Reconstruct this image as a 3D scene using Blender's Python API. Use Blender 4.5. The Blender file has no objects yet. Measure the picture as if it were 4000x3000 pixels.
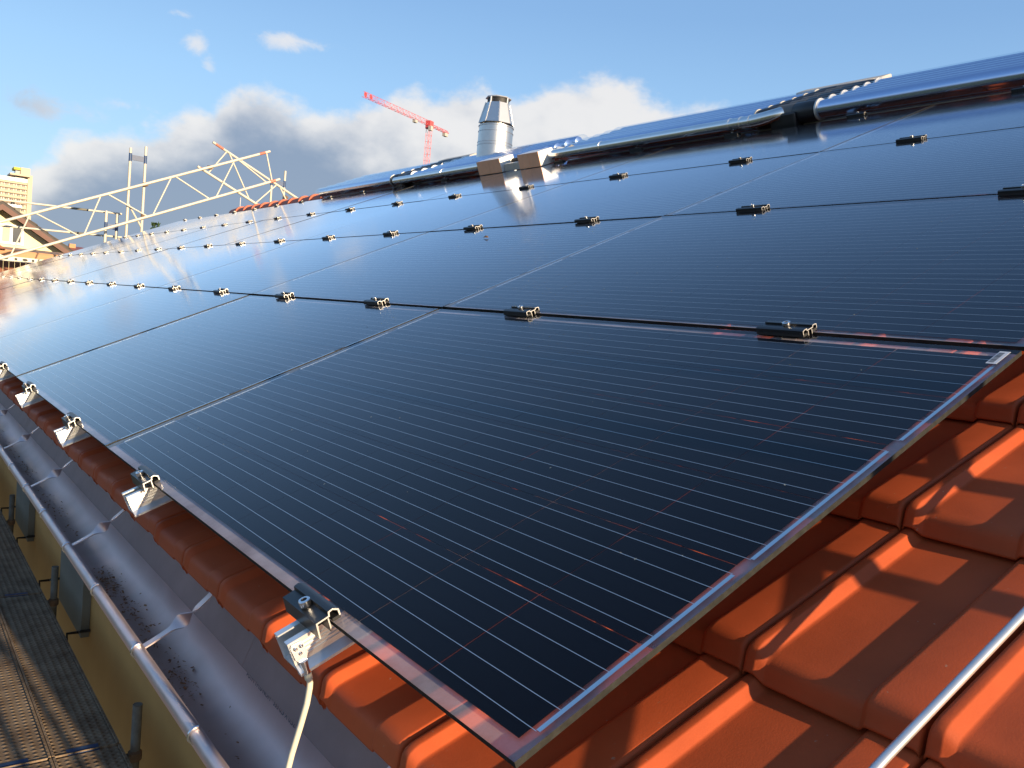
import bpy, bmesh, math, random
from mathutils import Vector, Matrix
random.seed(7)
PI = math.pi
rad = math.radians
scene = bpy.context.scene
col = scene.collection

# ------------------------------------------------------------------ frame of the roof
# v = up the slope, u = along the eave (away from the camera), w = out of the roof
TH = rad(24.0)
CT, ST = math.cos(TH), math.sin(TH)
def W(v, u, w):
    return Vector((v*CT - w*ST, u, v*ST + w*CT))
ROOF = Matrix(((CT, 0, -ST), (0, 1, 0), (ST, 0, CT)))
ROT = (0, -TH, 0)

# ------------------------------------------------------------------ camera
RM = [[0.7614380483309069, -0.6010365335280584, -0.24283159579962918],
      [-0.37964976697906216, -0.10984015687994009, -0.918586519806019],
      [0.5254313970317754, 0.7916376856246581, -0.311819854582853]]
FPX = 3270.7077
CAMR = (-0.25555764927969127, -0.531507108612796, 0.5224578452265035)
cam_data = bpy.data.cameras.new('camera')
cam = bpy.data.objects.new('camera', cam_data)
col.objects.link(cam)
xr, yr, zr = Vector(RM[0]), -Vector(RM[1]), -Vector(RM[2])
xr, yr, zr = ROOF @ xr, ROOF @ yr, ROOF @ zr
cm = Matrix(((xr.x, yr.x, zr.x), (xr.y, yr.y, zr.y), (xr.z, yr.z, zr.z))).to_4x4()
cm.translation = W(*CAMR)
cam.matrix_world = cm
cam_data.sensor_width = 36.0
cam_data.lens = FPX / 4000.0 * 36.0
cam_data.clip_start = 0.02
cam_data.clip_end = 6000.0
scene.camera = cam

# ------------------------------------------------------------------ colour management, sun, sky
scene.view_settings.view_transform = 'Standard'
scene.view_settings.look = 'None'
scene.view_settings.gamma = 1.0
scene.view_settings.use_curve_mapping = False
scene.view_settings.exposure = 0.85

SUN_EL, SUN_AZ = rad(11.5), rad(175.0)      # azimuth clockwise from +Y (away along the eave)
sun_dir = Vector((math.sin(SUN_AZ)*math.cos(SUN_EL), math.cos(SUN_AZ)*math.cos(SUN_EL), math.sin(SUN_EL)))
sl = bpy.data.lights.new('sun', 'SUN')
sl.energy = 5.0
sl.angle = rad(0.55)
sl.color = (1.0, 0.78, 0.52)
sun = bpy.data.objects.new('sun', sl)
col.objects.link(sun)
sun.rotation_euler = sun_dir.to_track_quat('Z', 'Y').to_euler()

world = bpy.data.worlds.new('World')
scene.world = world
world.use_nodes = True
def build_world():
    nt = world.node_tree
    N, L = nt.nodes, nt.links
    N.clear()
    def m(op, a, b=None, c=None, clamp=False):
        n = N.new('ShaderNodeMath'); n.operation = op; n.use_clamp = clamp
        for i, v in enumerate((a, b, c)):
            if v is None: continue
            if isinstance(v, (int, float)): n.inputs[i].default_value = v
            else: L.new(v, n.inputs[i])
        return n.outputs[0]
    def smooth(x, a, b):
        n = N.new('ShaderNodeMapRange'); n.interpolation_type = 'SMOOTHSTEP'
        L.new(x, n.inputs[0])
        n.inputs[1].default_value = a; n.inputs[2].default_value = b
        n.inputs[3].default_value = 0; n.inputs[4].default_value = 1
        return n.outputs[0]
    def mix(f, a, b):
        n = N.new('ShaderNodeMix'); n.data_type = 'RGBA'
        L.new(f, n.inputs[0]) if not isinstance(f, float) else setattr(n.inputs[0], 'default_value', f)
        for i, v in ((6, a), (7, b)):
            if isinstance(v, tuple): n.inputs[i].default_value = v
            else: L.new(v, n.inputs[i])
        return n.outputs[2]
    tc = N.new('ShaderNodeTexCoord')
    sep = N.new('ShaderNodeSeparateXYZ'); L.new(tc.outputs['Generated'], sep.inputs[0])
    x, y, z = sep.outputs
    az = m('MULTIPLY', m('ARCTAN2', x, y), 180/PI)
    el = m('MULTIPLY', m('ARCSINE', m('MAXIMUM', m('MINIMUM', z, 1.0), -1.0)), 180/PI)
    sky = N.new('ShaderNodeTexSky'); sky.sky_type = 'NISHITA'
    sky.sun_disc = False
    sky.sun_elevation = SUN_EL
    sky.sun_rotation = SUN_AZ
    sky.altitude = 100; sky.air_density = 1.0; sky.dust_density = 0.6; sky.ozone_density = 1.6
    hs = N.new('ShaderNodeHueSaturation'); hs.inputs['Saturation'].default_value = 1.0
    L.new(sky.outputs[0], hs.inputs['Color'])
    cr = N.new('ShaderNodeValToRGB'); L.new(m('DIVIDE', el, 90.0, clamp=True), cr.inputs[0])
    G = 1.0/(SKY*2**scene.view_settings.exposure)
    ramp = [(0, (.46, .64, .90)), (8, (.40, .645, .95)), (14, (.335, .595, .95)), (20, (.245, .465, .83)), (40, (.165, .345, .68)), (90, (.085, .21, .47))]
    e = cr.color_ramp.elements
    while len(e) < len(ramp): e.new(0.5)
    for q, (a, c3) in zip(e, ramp): q.position = a/90; q.color = tuple(c3)+(1,)
    sc_ = N.new('ShaderNodeVectorMath'); sc_.operation = 'SCALE'; sc_.inputs['Scale'].default_value = G
    L.new(cr.outputs[0], sc_.inputs[0])
    skyc = mix(0.72, hs.outputs[0], sc_.outputs[0])
    def noise(scale, detail, rough=0.55, off=(0, 0, 0), dist=0.0):
        mp = N.new('ShaderNodeMapping')
        mp.inputs['Location'].default_value = off
        mp.inputs['Scale'].default_value = (1, 1, 1.5)
        L.new(tc.outputs['Generated'], mp.inputs[0])
        n = N.new('ShaderNodeTexNoise')
        L.new(mp.outputs[0], n.inputs['Vector'])
        n.inputs['Scale'].default_value = scale; n.inputs['Detail'].default_value = detail
        n.inputs['Roughness'].default_value = rough; n.inputs['Distortion'].default_value = dist
        return n.outputs['Fac']
    n1 = noise(9, 9, 0.56, (3.1, 0.4, 7.7))
    n2 = noise(7, 7, 0.52, (1.3, 5.1, 2.2))
    n3 = noise(26, 6, 0.55, (0.3, 2.0, 4.0))
    # height of the cloud bank round the horizon, degrees above it
    fc = N.new('ShaderNodeFloatCurve')
    cv = fc.mapping.curves[0]
    pts = [(-180, 9), (-150, 7), (-120, 10), (-90, 8), (-60, 10), (-35, 8), (-15, 7), (0, 5.2), (5.5, 5.6), (7.4, 6.8), (9.7, 8.6),
           (11.7, 10.0), (14, 10.6), (17.3, 11.6), (18.6, 13.2), (20.1, 13.2), (21.7, 12.5), (24.1, 12.6), (27.3, 13.4),
           (29, 14.4), (32.4, 14.2), (35, 14.3), (39.1, 16.0), (42.5, 16.2), (45.1, 15.2), (47.7, 14.5), (50.5, 13.8), (54, 12.2),
           (62, 11), (75, 9), (95, 11), (120, 8), (150, 10), (180, 9)]
    cv.points[0].location = ((pts[0][0]+180)/360, pts[0][1]/20); cv.points[1].location = (1.0, pts[-1][1]/20)
    for a, h in pts[1:-1]: cv.points.new((a+180)/360, h/20)
    fc.mapping.update()
    L.new(m('DIVIDE', m('ADD', az, 180), 360), fc.inputs['Value'])
    top = m('MULTIPLY', fc.outputs[0], 20)
    depth = m('SUBTRACT', top, el)
    d1 = m('ADD', depth, m('MULTIPLY', m('SUBTRACT', n1, 0.5), 6.0))
    d1 = m('ADD', d1, m('MULTIPLY', m('SUBTRACT', n3, 0.5), 2.6))
    bank = smooth(d1, -0.7, 0.9)
    # shading inside the bank: sunlit tops, grey base, warm-white where it is thin towards the right
    coef = m('SUBTRACT', 0.28, m('MULTIPLY', smooth(az, 17, 33), 0.185))
    lit = m('ADD', m('MULTIPLY', m('SUBTRACT', n2, 0.5), 1.9), m('SUBTRACT', 0.90, m('MULTIPLY', depth, coef)))
    lit = m('SUBTRACT', lit, m('MULTIPLY', m('SUBTRACT', 1.0, smooth(az, 5, 16)), 0.25))
    lit = m('ADD', lit, m('MULTIPLY', m('SUBTRACT', n3, 0.5), 0.5))
    lit = smooth(lit, 0.0, 1.0)
    K = CLOUD
    grey = (0.265*K, 0.33*K, 0.455*K, 1); white = (0.95*K, 0.91*K, 0.87*K, 1)
    ccol = mix(lit, grey, white)
    ccol = mix(0.12, ccol, skyc)
    # small loose clouds
    wisps = None
    for (a0, e0, sa, se, amp) in ((7.6, 10.1, 2.6, 0.75, 0.9), (15.7, 15.2, 0.75, 0.75, .95), (16.4, 14.2, 0.6, 0.8, .75), (21.2, 16.2, 2.0, 0.6, 0.95),
                                  (14.4, 16.6, 0.8, 0.3, 0.5), (11.2, 11.0, 2.4, .6, .5), (34, 22, 5, .8, .35), (-30, 25, 9, 2, .8), (-70, 18, 8, 2.5, .9),
                                  (75, 28, 9, 2, .7), (110, 20, 10, 2.5, .9), (160, 30, 10, 3, .7), (-120, 30, 10, 3, .8), (-160, 22, 10, 2.5, .9)):
        da = m('DIVIDE', m('SUBTRACT', az, a0), sa); de = m('DIVIDE', m('SUBTRACT', el, e0), se)
        g = m('MULTIPLY', m('EXPONENT', m('MULTIPLY', m('ADD', m('MULTIPLY', da, da), m('MULTIPLY', de, de)), -0.7)), amp)
        wisps = g if wisps is None else m('MAXIMUM', wisps, g)
    n4 = noise(30, 8, 0.6, (7.3, 1.0, 9.0), 0.4)
    wi = smooth(m('ADD', wisps, m('MULTIPLY', m('SUBTRACT', n4, 0.5), 1.7)), 0.35, 1.1)
    wcol = mix(smooth(az, 4, 13), (0.50*K, 0.55*K, 0.64*K, 1), (0.86*K, 0.86*K, 0.88*K, 1))
    c = mix(m('MULTIPLY', wi, 0.85), skyc, wcol)
    c = mix(m('MULTIPLY', bank, 0.97), c, ccol)
    bg = N.new('ShaderNodeBackground'); bg.inputs['Strength'].default_value = SKY
    L.new(c, bg.inputs['Color'])
    out = N.new('ShaderNodeOutputWorld'); L.new(bg.outputs[0], out.inputs['Surface'])
SKY = 0.12
CLOUD = 0.97/(SKY*2**scene.view_settings.exposure)
build_world()

# ------------------------------------------------------------------ materials
def new_mat(name):
    mt = bpy.data.materials.new(name); mt.use_nodes = True
    nt = mt.node_tree; nt.nodes.clear()
    out = nt.nodes.new('ShaderNodeOutputMaterial')
    return mt, nt, out
def pbr(name, color, rough=0.5, metal=0.0, var=0.0, scale=20.0, bump=0.0, bscale=60.0, spec=0.5, rvar=0.0, speck=None, stretch=None, coat=0.0):
    mt, nt, out = new_mat(name)
    N, L = nt.nodes, nt.links
    b = N.new('ShaderNodeBsdfPrincipled')
    L.new(b.outputs[0], out.inputs[0])
    b.inputs['Roughness'].default_value = rough
    b.inputs['Metallic'].default_value = metal
    b.inputs['Specular IOR Level'].default_value = spec
    b.inputs['Coat Weight'].default_value = coat
    b.inputs['Coat Roughness'].default_value = 0.15
    tc = N.new('ShaderNodeTexCoord')
    vec = tc.outputs['Object']
    if stretch:
        mp = N.new('ShaderNodeMapping'); mp.inputs['Scale'].default_value = stretch
        L.new(vec, mp.inputs[0]); vec = mp.outputs[0]
    oi = N.new('ShaderNodeObjectInfo')
    c4 = tuple(color)+(1,)
    if var > 0:
        n = N.new('ShaderNodeTexNoise'); n.inputs['Scale'].default_value = scale; n.inputs['Detail'].default_value = 6
        n.inputs['Roughness'].default_value = 0.6
        ad = N.new('ShaderNodeVectorMath'); ad.operation = 'ADD'
        mu = N.new('ShaderNodeVectorMath'); mu.operation = 'SCALE'; mu.inputs[0].default_value = (17.0, 31.0, 23.0)
        L.new(oi.outputs['Random'], mu.inputs['Scale'])
        L.new(vec, ad.inputs[0]); L.new(mu.outputs[0], ad.inputs[1])
        L.new(ad.outputs[0], n.inputs['Vector'])
        r = N.new('ShaderNodeMapRange'); L.new(n.outputs['Fac'], r.inputs[0])
        r.inputs[1].default_value = 0.25; r.inputs[2].default_value = 0.75
        r.inputs[3].default_value = 1-var; r.inputs[4].default_value = 1+var
        r2 = N.new('ShaderNodeMapRange'); L.new(oi.outputs['Random'], r2.inputs[0])
        r2.inputs[3].default_value = 1-var*0.5; r2.inputs[4].default_value = 1+var*0.5
        mm = N.new('ShaderNodeMath'); mm.operation = 'MULTIPLY'; L.new(r.outputs[0], mm.inputs[0]); L.new(r2.outputs[0], mm.inputs[1])
        mc = N.new('ShaderNodeVectorMath'); mc.operation = 'SCALE'; mc.inputs[0].default_value = color
        L.new(mm.outputs[0], mc.inputs['Scale'])
        cout = mc.outputs[0]
        if rvar:
            r3 = N.new('ShaderNodeMapRange'); L.new(n.outputs['Fac'], r3.inputs[0])
            r3.inputs[3].default_value = max(0.02, rough-rvar); r3.inputs[4].default_value = min(1, rough+rvar)
            L.new(r3.outputs[0], b.inputs['Roughness'])
        if speck:
            vo = N.new('ShaderNodeTexNoise'); vo.inputs['Scale'].default_value = speck[1]; vo.inputs['Detail'].default_value = 3
            L.new(ad.outputs[0], vo.inputs['Vector'])
            sm = N.new('ShaderNodeMapRange'); L.new(vo.outputs['Fac'], sm.inputs[0])
            sm.inputs[1].default_value = speck[2]; sm.inputs[2].default_value = speck[2]+0.06
            mx = N.new('ShaderNodeMix'); mx.data_type = 'RGBA'
            L.new(sm.outputs[0], mx.inputs[0]); L.new(cout, mx.inputs[6]); mx.inputs[7].default_value = tuple(speck[0])+(1,)
            cout = mx.outputs[2]
        L.new(cout, b.inputs['Base Color'])
    else:
        b.inputs['Base Color'].default_value = c4
    if bump > 0:
        n = N.new('ShaderNodeTexNoise'); n.inputs['Scale'].default_value = bscale; n.inputs['Detail'].default_value = 4
        L.new(vec, n.inputs['Vector'])
        bp = N.new('ShaderNodeBump'); bp.inputs['Strength'].default_value = bump; bp.inputs['Distance'].default_value = 0.004
        L.new(n.outputs['Fac'], bp.inputs['Height']); L.new(bp.outputs[0], b.inputs['Normal'])
    return mt
def thin_glass(name, rough=0.06, tint=(0.95, 0.97, 0.96), ior=1.5, gain=1.0, power=1.0, gtint=(1, 1, 1), dust_sheen=0.0, dust_sheen_col=(0.5, 0.48, 0.45), bump=0.0, bscale=40):
    mt, nt, out = new_mat(name)
    N, L = nt.nodes, nt.links
    fr = N.new('ShaderNodeFresnel'); fr.inputs[0].default_value = ior
    ge = N.new('ShaderNodeNewGeometry')
    inv = N.new('ShaderNodeMath'); inv.operation = 'SUBTRACT'; inv.inputs[0].default_value = 1.0
    L.new(ge.outputs['Backfacing'], inv.inputs[1])
    mu = N.new('ShaderNodeMath'); mu.operation = 'MULTIPLY'
    ga = N.new('ShaderNodeMath'); ga.operation = 'MULTIPLY'; ga.use_clamp = True; ga.inputs[1].default_value = gain
    po = N.new('ShaderNodeMath'); po.operation = 'POWER'; po.inputs[1].default_value = power
    L.new(fr.outputs[0], po.inputs[0]); L.new(po.outputs[0], ga.inputs[0])
    L.new(ga.outputs[0], mu.inputs[0]); L.new(inv.outputs[0], mu.inputs[1])
    tr = N.new('ShaderNodeBsdfTransparent'); tr.inputs[0].default_value = tuple(tint)+(1,)
    gl = N.new('ShaderNodeBsdfGlossy'); gl.inputs['Roughness'].default_value = rough
    gl.inputs['Color'].default_value = tuple(gtint)+(1,)
    base = tr.outputs[0]
    tc = N.new('ShaderNodeTexCoord')
    if dust_sheen > 0:
        n = N.new('ShaderNodeTexNoise'); n.inputs['Scale'].default_value = 3.0; n.inputs['Detail'].default_value = 8
        n.inputs['Roughness'].default_value = 0.65
        L.new(tc.outputs['Object'], n.inputs['Vector'])
        mr = N.new('ShaderNodeMapRange'); L.new(n.outputs['Fac'], mr.inputs[0])
        mr.inputs[1].default_value = 0.35; mr.inputs[2].default_value = 0.75
        mr.inputs[3].default_value = dust_sheen*0.4; mr.inputs[4].default_value = dust_sheen*1.6
        df = N.new('ShaderNodeBsdfDiffuse'); df.inputs[0].default_value = tuple(dust_sheen_col)+(1,)
        m0 = N.new('ShaderNodeMixShader'); L.new(mr.outputs[0], m0.inputs[0]); L.new(base, m0.inputs[1]); L.new(df.outputs[0], m0.inputs[2])
        base = m0.outputs[0]
        r4 = N.new('ShaderNodeMapRange'); L.new(n.outputs['Fac'], r4.inputs[0])
        r4.inputs[1].default_value = 0.3; r4.inputs[2].default_value = 0.75
        r4.inputs[3].default_value = rough*0.8; r4.inputs[4].default_value = rough*1.35
        L.new(r4.outputs[0], gl.inputs['Roughness'])
    if bump > 0:
        n = N.new('ShaderNodeTexNoise'); n.inputs['Scale'].default_value = bscale; n.inputs['Detail'].default_value = 3
        L.new(tc.outputs['Object'], n.inputs['Vector'])
        bp = N.new('ShaderNodeBump'); bp.inputs['Strength'].default_value = bump; bp.inputs['Distance'].default_value = 0.001
        L.new(n.outputs['Fac'], bp.inputs['Height']); L.new(bp.outputs[0], gl.inputs['Normal'])
    mx = N.new('ShaderNodeMixShader')
    L.new(mu.outputs[0], mx.inputs[0]); L.new(base, mx.inputs[1]); L.new(gl.outputs[0], mx.inputs[2])
    L.new(mx.outputs[0], out.inputs[0])
    return mt

M = {}
M['tile'] = pbr('terracotta_tile', (0.445, 0.082, 0.024), rough=0.60, var=0.18, scale=7, bump=0.05, bscale=420, spec=0.22, rvar=0.08,
                speck=((0.42, 0.24, 0.15), 120, 0.725))
M['ridge'] = pbr('terracotta_ridge', (0.38, 0.075, 0.025), rough=0.55, var=0.15, scale=8)
M['cell'] = pbr('solar_cell', (0.0030, 0.0032, 0.0070), rough=0.4, var=0.25, scale=2.0, spec=0.06)
M['busbar'] = pbr('tinned_ribbon', (0.78, 0.80, 0.84), rough=0.42, metal=0.85)
M['connector'] = pbr('tinned_connector', (0.75, 0.78, 0.82), rough=0.30, metal=0.9)
M['glass'] = thin_glass('solar_glass', rough=0.085, dust_sheen=0.0045, dust_sheen_col=(0.45, 0.45, 0.45), ior=1.14, gain=2.25, power=1.2, gtint=(0.88, 0.92, 1.0), bump=0.02, bscale=260)
M['rear_glass'] = thin_glass('rear_glass', rough=0.22, ior=1.55, tint=(0.93, 0.93, 0.93), dust_sheen=0.58, dust_sheen_col=(0.66, 0.55, 0.56))  # pale pink diffuse imitates the milky reflected sheen of the clear margins
M['glass_edge'] = pbr('ground_glass_edge', (0.026, 0.026, 0.023), rough=0.75, var=0.5, scale=70, bump=0.4, bscale=160, spec=0.2)
M['black'] = pbr('black_anodised', (0.010, 0.011, 0.013), rough=0.36, spec=0.5, var=0.2, scale=80)
M['rubber'] = pbr('black_rubber', (0.012, 0.012, 0.012), rough=0.7)
M['alu'] = pbr('bare_aluminium', (0.62, 0.60, 0.56), rough=0.45, metal=0.7, var=0.08, scale=30)
M['rail'] = pbr('extruded_aluminium', (0.80, 0.80, 0.79), rough=0.32, metal=0.7, var=0.07, scale=25, stretch=(0.2, 4, 4))
M['steel'] = pbr('stainless_steel', (0.74, 0.74, 0.75), rough=0.22, metal=1.0, var=0.06, scale=20)
M['flue'] = pbr('brushed_flue_steel', (0.62, 0.61, 0.59), rough=0.36, metal=1.0, var=0.05, scale=20)
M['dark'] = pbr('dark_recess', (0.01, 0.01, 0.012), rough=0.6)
M['zinc'] = pbr('weathered_zinc', (0.72, 0.57, 0.54), rough=0.42, metal=0.65, var=0.14, scale=11, rvar=0.10, bump=0.04, bscale=25)
M['zinc_shaded'] = pbr('shaded_drip_edge_zinc', (0.33, 0.22, 0.195), rough=0.60, metal=0.3, var=0.12, scale=12)  # zinc darkened in colour for the shade under the tile overhang
M['debris'] = pbr('leaf_litter', (0.27, 0.14, 0.065), rough=0.9, var=0.5, scale=60)
M['gal'] = pbr('galvanised_steel', (0.62, 0.62, 0.60), rough=0.45, metal=0.6, var=0.15, scale=30)
M['scaf'] = pbr('scaffold_tube', (0.54, 0.50, 0.41), rough=0.55, metal=0.15, var=0.12, scale=14)
M['scafred'] = pbr('red_tube_end', (0.52, 0.17, 0.11), rough=0.6, var=0.3, scale=30)
M['scafblue'] = pbr('blue_scaffold_paint', (0.022, 0.055, 0.14), rough=0.5, var=0.25, scale=25)
M['oldgal'] = pbr('weathered_scaffold_steel', (0.16, 0.15, 0.125), rough=0.75, spec=0.2, var=0.25, scale=30)
M['rust'] = pbr('rusty_coupler', (0.16, 0.10, 0.06), rough=0.8, var=0.3, scale=60)
M['wall'] = pbr('ochre_render', (0.47, 0.26, 0.075), rough=0.9, var=0.08, scale=3, bump=0.3, bscale=300)
M['shutter'] = pbr('grey_shutter', (0.15, 0.145, 0.115), rough=0.7, var=0.1, scale=6)
M['deckwood'] = pbr('roof_deck', (0.05, 0.03, 0.02), rough=0.95)
M['cable'] = pbr('cream_cable_sheath', (0.64, 0.58, 0.45), rough=0.45, var=0.06, scale=40)
M['rod'] = pbr('aluminium_rod', (0.80, 0.80, 0.78), rough=0.38, metal=0.85, var=0.1, scale=40)
M['tube_glass'] = thin_glass('tube_glass', rough=0.03, tint=(0.94, 0.96, 0.98), ior=1.55)
M['absorber'] = pbr('tube_absorber', (0.52, 0.62, 0.82), rough=0.16, metal=0.95)
M['getter'] = pbr('silver_end', (0.75, 0.75, 0.75), rough=0.25, metal=1.0)
M['manifold'] = pbr('black_plastic', (0.012, 0.013, 0.016), rough=0.38, var=0.2, scale=30)
M['mangrey'] = pbr('grey_plastic', (0.10, 0.10, 0.10), rough=0.6)
M['foil'] = pbr('aluminium_cladding', (0.80, 0.79, 0.77), rough=0.20, metal=1.0, var=0.05, scale=15)
M['beige'] = pbr('beige_cover', (0.55, 0.50, 0.42), rough=0.6, var=0.06, scale=10)
M['whitepaint'] = pbr('white_sheet', (0.82, 0.80, 0.76), rough=0.5)
M['card'] = pbr('brown_cardboard', (0.85, 0.43, 0.24), rough=0.85, var=0.07, scale=20)
M['tape'] = pbr('cardboard_seam', (0.30, 0.14, 0.08), rough=0.85)
M['crane'] = pbr('red_crane_paint', (0.60, 0.085, 0.085), rough=0.5)
M['cranegrey'] = pbr('crane_cab_grey', (0.42, 0.40, 0.36), rough=0.6)
M['concrete'] = pbr('tower_concrete', (0.52, 0.42, 0.31), rough=0.9, var=0.06, scale=0.2)
M['concretelight'] = pbr('pale_fascia', (0.80, 0.76, 0.69), rough=0.85, var=0.04, scale=0.3)
M['winglass'] = pbr('dark_window_glass', (0.035, 0.045, 0.06), rough=0.12, spec=0.6)
M['yellowpanel'] = pbr('yellow_panel', (0.50, 0.45, 0.05), rough=0.7)
M['yellowwall'] = pbr('yellow_render', (0.83, 0.74, 0.44), rough=0.9, var=0.04, scale=2)
M['darkroof'] = pbr('dark_roof_tile', (0.075, 0.065, 0.06), rough=0.8, var=0.2, scale=8)
M['brownboard'] = pbr('brown_bargeboard', (0.115, 0.045, 0.030), rough=0.6, var=0.1, scale=6)
M['winframe'] = pbr('white_window_frame', (0.80, 0.79, 0.75), rough=0.4)
M['blind'] = pbr('cream_blind', (0.55, 0.48, 0.36), rough=0.8, var=0.1, scale=14, stretch=(1, 1, 6))
M['board'] = pbr('rough_sawn_board', (0.50, 0.27, 0.14), rough=0.85, var=0.2, scale=3, stretch=(0.4, 1, 3))
M['redwood'] = pbr('red_brown_boarding', (0.20, 0.075, 0.042), rough=0.8, var=0.25, scale=5, stretch=(6, 1, 0.6))
M['bark'] = pbr('bark', (0.08, 0.05, 0.03), rough=0.9, var=0.2, scale=5)
M['needles'] = pbr('pine_needles', (0.040, 0.075, 0.022), rough=0.7, var=0.45, scale=2)
M['leaf'] = pbr('shrub_leaves', (0.045, 0.085, 0.022), rough=0.7, var=0.5, scale=2)
M['grass'] = pbr('ground_grass', (0.055, 0.075, 0.030), rough=0.95, var=0.3, scale=0.15)
M['gravel'] = pbr('yard_gravel', (0.20, 0.18, 0.16), rough=0.95, var=0.2, scale=1.5)
M['ink'] = pbr('grey_print', (0.12, 0.11, 0.12), rough=0.7)
M['sticker'] = pbr('pale_sticker', (0.62, 0.62, 0.63), rough=0.4)
M['inkblack'] = pbr('barcode_ink', (0.12, 0.12, 0.13), rough=0.5)

def plank_material():
    mt, nt, out = new_mat('pressed_steel_plank')
    N, L = nt.nodes, nt.links
    b = N.new('ShaderNodeBsdfPrincipled'); L.new(b.outputs[0], out.inputs[0])
    b.inputs['Roughness'].default_value = 0.85; b.inputs['Specular IOR Level'].default_value = 0.2
    tc = N.new('ShaderNodeTexCoord')
    sep = N.new('ShaderNodeSeparateXYZ'); L.new(tc.outputs['Object'], sep.inputs[0])
    def m(op, a, c=None):
        n = N.new('ShaderNodeMath'); n.operation = op
        for i, v in enumerate((a, c)):
            if v is None: continue
            if isinstance(v, (int, float)): n.inputs[i].default_value = v
            else: L.new(v, n.inputs[i])
        return n.outputs[0]
    p = 0.040
    sx = m('SINE', m('MULTIPLY', m('ADD', sep.outputs[0], sep.outputs[1]), PI*1.414/p*0.72))
    sy = m('SINE', m('MULTIPLY', m('SUBTRACT', sep.outputs[0], sep.outputs[1]), PI*1.414/p*0.72))
    dots = m('MAXIMUM', m('MULTIPLY', sx, sy), 0.0)
    n = N.new('ShaderNodeTexNoise'); n.inputs['Scale'].default_value = 5; n.inputs['Detail'].default_value = 9; n.inputs['Roughness'].default_value = 0.7
    L.new(tc.outputs['Object'], n.inputs['Vector'])
    cr = N.new('ShaderNodeValToRGB'); L.new(n.outputs['Fac'], cr.inputs[0])
    e = cr.color_ramp.elements
    e[0].position = 0.32; e[0].color = (0.12, 0.078, 0.050, 1)
    e[1].position = 0.72; e[1].color = (0.33, 0.25, 0.17, 1)
    L.new(cr.outputs[0], b.inputs['Base Color'])
    bp = N.new('ShaderNodeBump'); bp.inputs['Strength'].default_value = 1.0; bp.inputs['Distance'].default_value = 0.006
    L.new(dots, bp.inputs['Height']); L.new(bp.outputs[0], b.inputs['Normal'])
    return mt
M['plank'] = plank_material()
def trough_material():
    mt = pbr('gutter_zinc', (0.80, 0.60, 0.55), rough=0.48, metal=0.55, var=0.07, scale=11, rvar=0.10, bump=0.04, bscale=25)
    nt = mt.node_tree; N, L = nt.nodes, nt.links
    b = next(n for n in N if n.type == 'BSDF_PRINCIPLED')
    src = b.inputs['Base Color'].links[0].from_socket
    tc = N.new('ShaderNodeTexCoord'); sep = N.new('ShaderNodeSeparateXYZ'); L.new(tc.outputs['Object'], sep.inputs[0])
    n1 = N.new('ShaderNodeTexNoise'); n1.inputs['Scale'].default_value = 3; n1.inputs['Detail'].default_value = 4; n1.inputs['Roughness'].default_value = 0.5
    L.new(tc.outputs['Object'], n1.inputs['Vector'])
    mr = N.new('ShaderNodeMapRange'); L.new(sep.outputs[2], mr.inputs[0])
    mr.inputs[1].default_value = -0.342; mr.inputs[2].default_value = -0.300; mr.inputs[3].default_value = 0.62; mr.inputs[4].default_value = 0.0
    ad = N.new('ShaderNodeMath'); ad.operation = 'ADD'; L.new(mr.outputs[0], ad.inputs[0]); L.new(n1.outputs['Fac'], ad.inputs[1])
    m2 = N.new('ShaderNodeMapRange'); L.new(ad.outputs[0], m2.inputs[0])
    m2.inputs[1].default_value = 0.72; m2.inputs[2].default_value = 1.30; m2.inputs[3].default_value = 0; m2.inputs[4].default_value = 0.8
    mx = N.new('ShaderNodeMix'); mx.data_type = 'RGBA'; L.new(m2.outputs[0], mx.inputs[0]); L.new(src, mx.inputs[6]); mx.inputs[7].default_value = (0.19, 0.125, 0.080, 1)
    L.new(mx.outputs[2], b.inputs['Base Color'])
    m3 = N.new('ShaderNodeMapRange'); L.new(m2.outputs[0], m3.inputs[0]); m3.inputs[3].default_value = 0.75; m3.inputs[4].default_value = 0.0
    L.new(m3.outputs[0], b.inputs['Metallic'])
    return mt
M['trough'] = trough_material()

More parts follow.
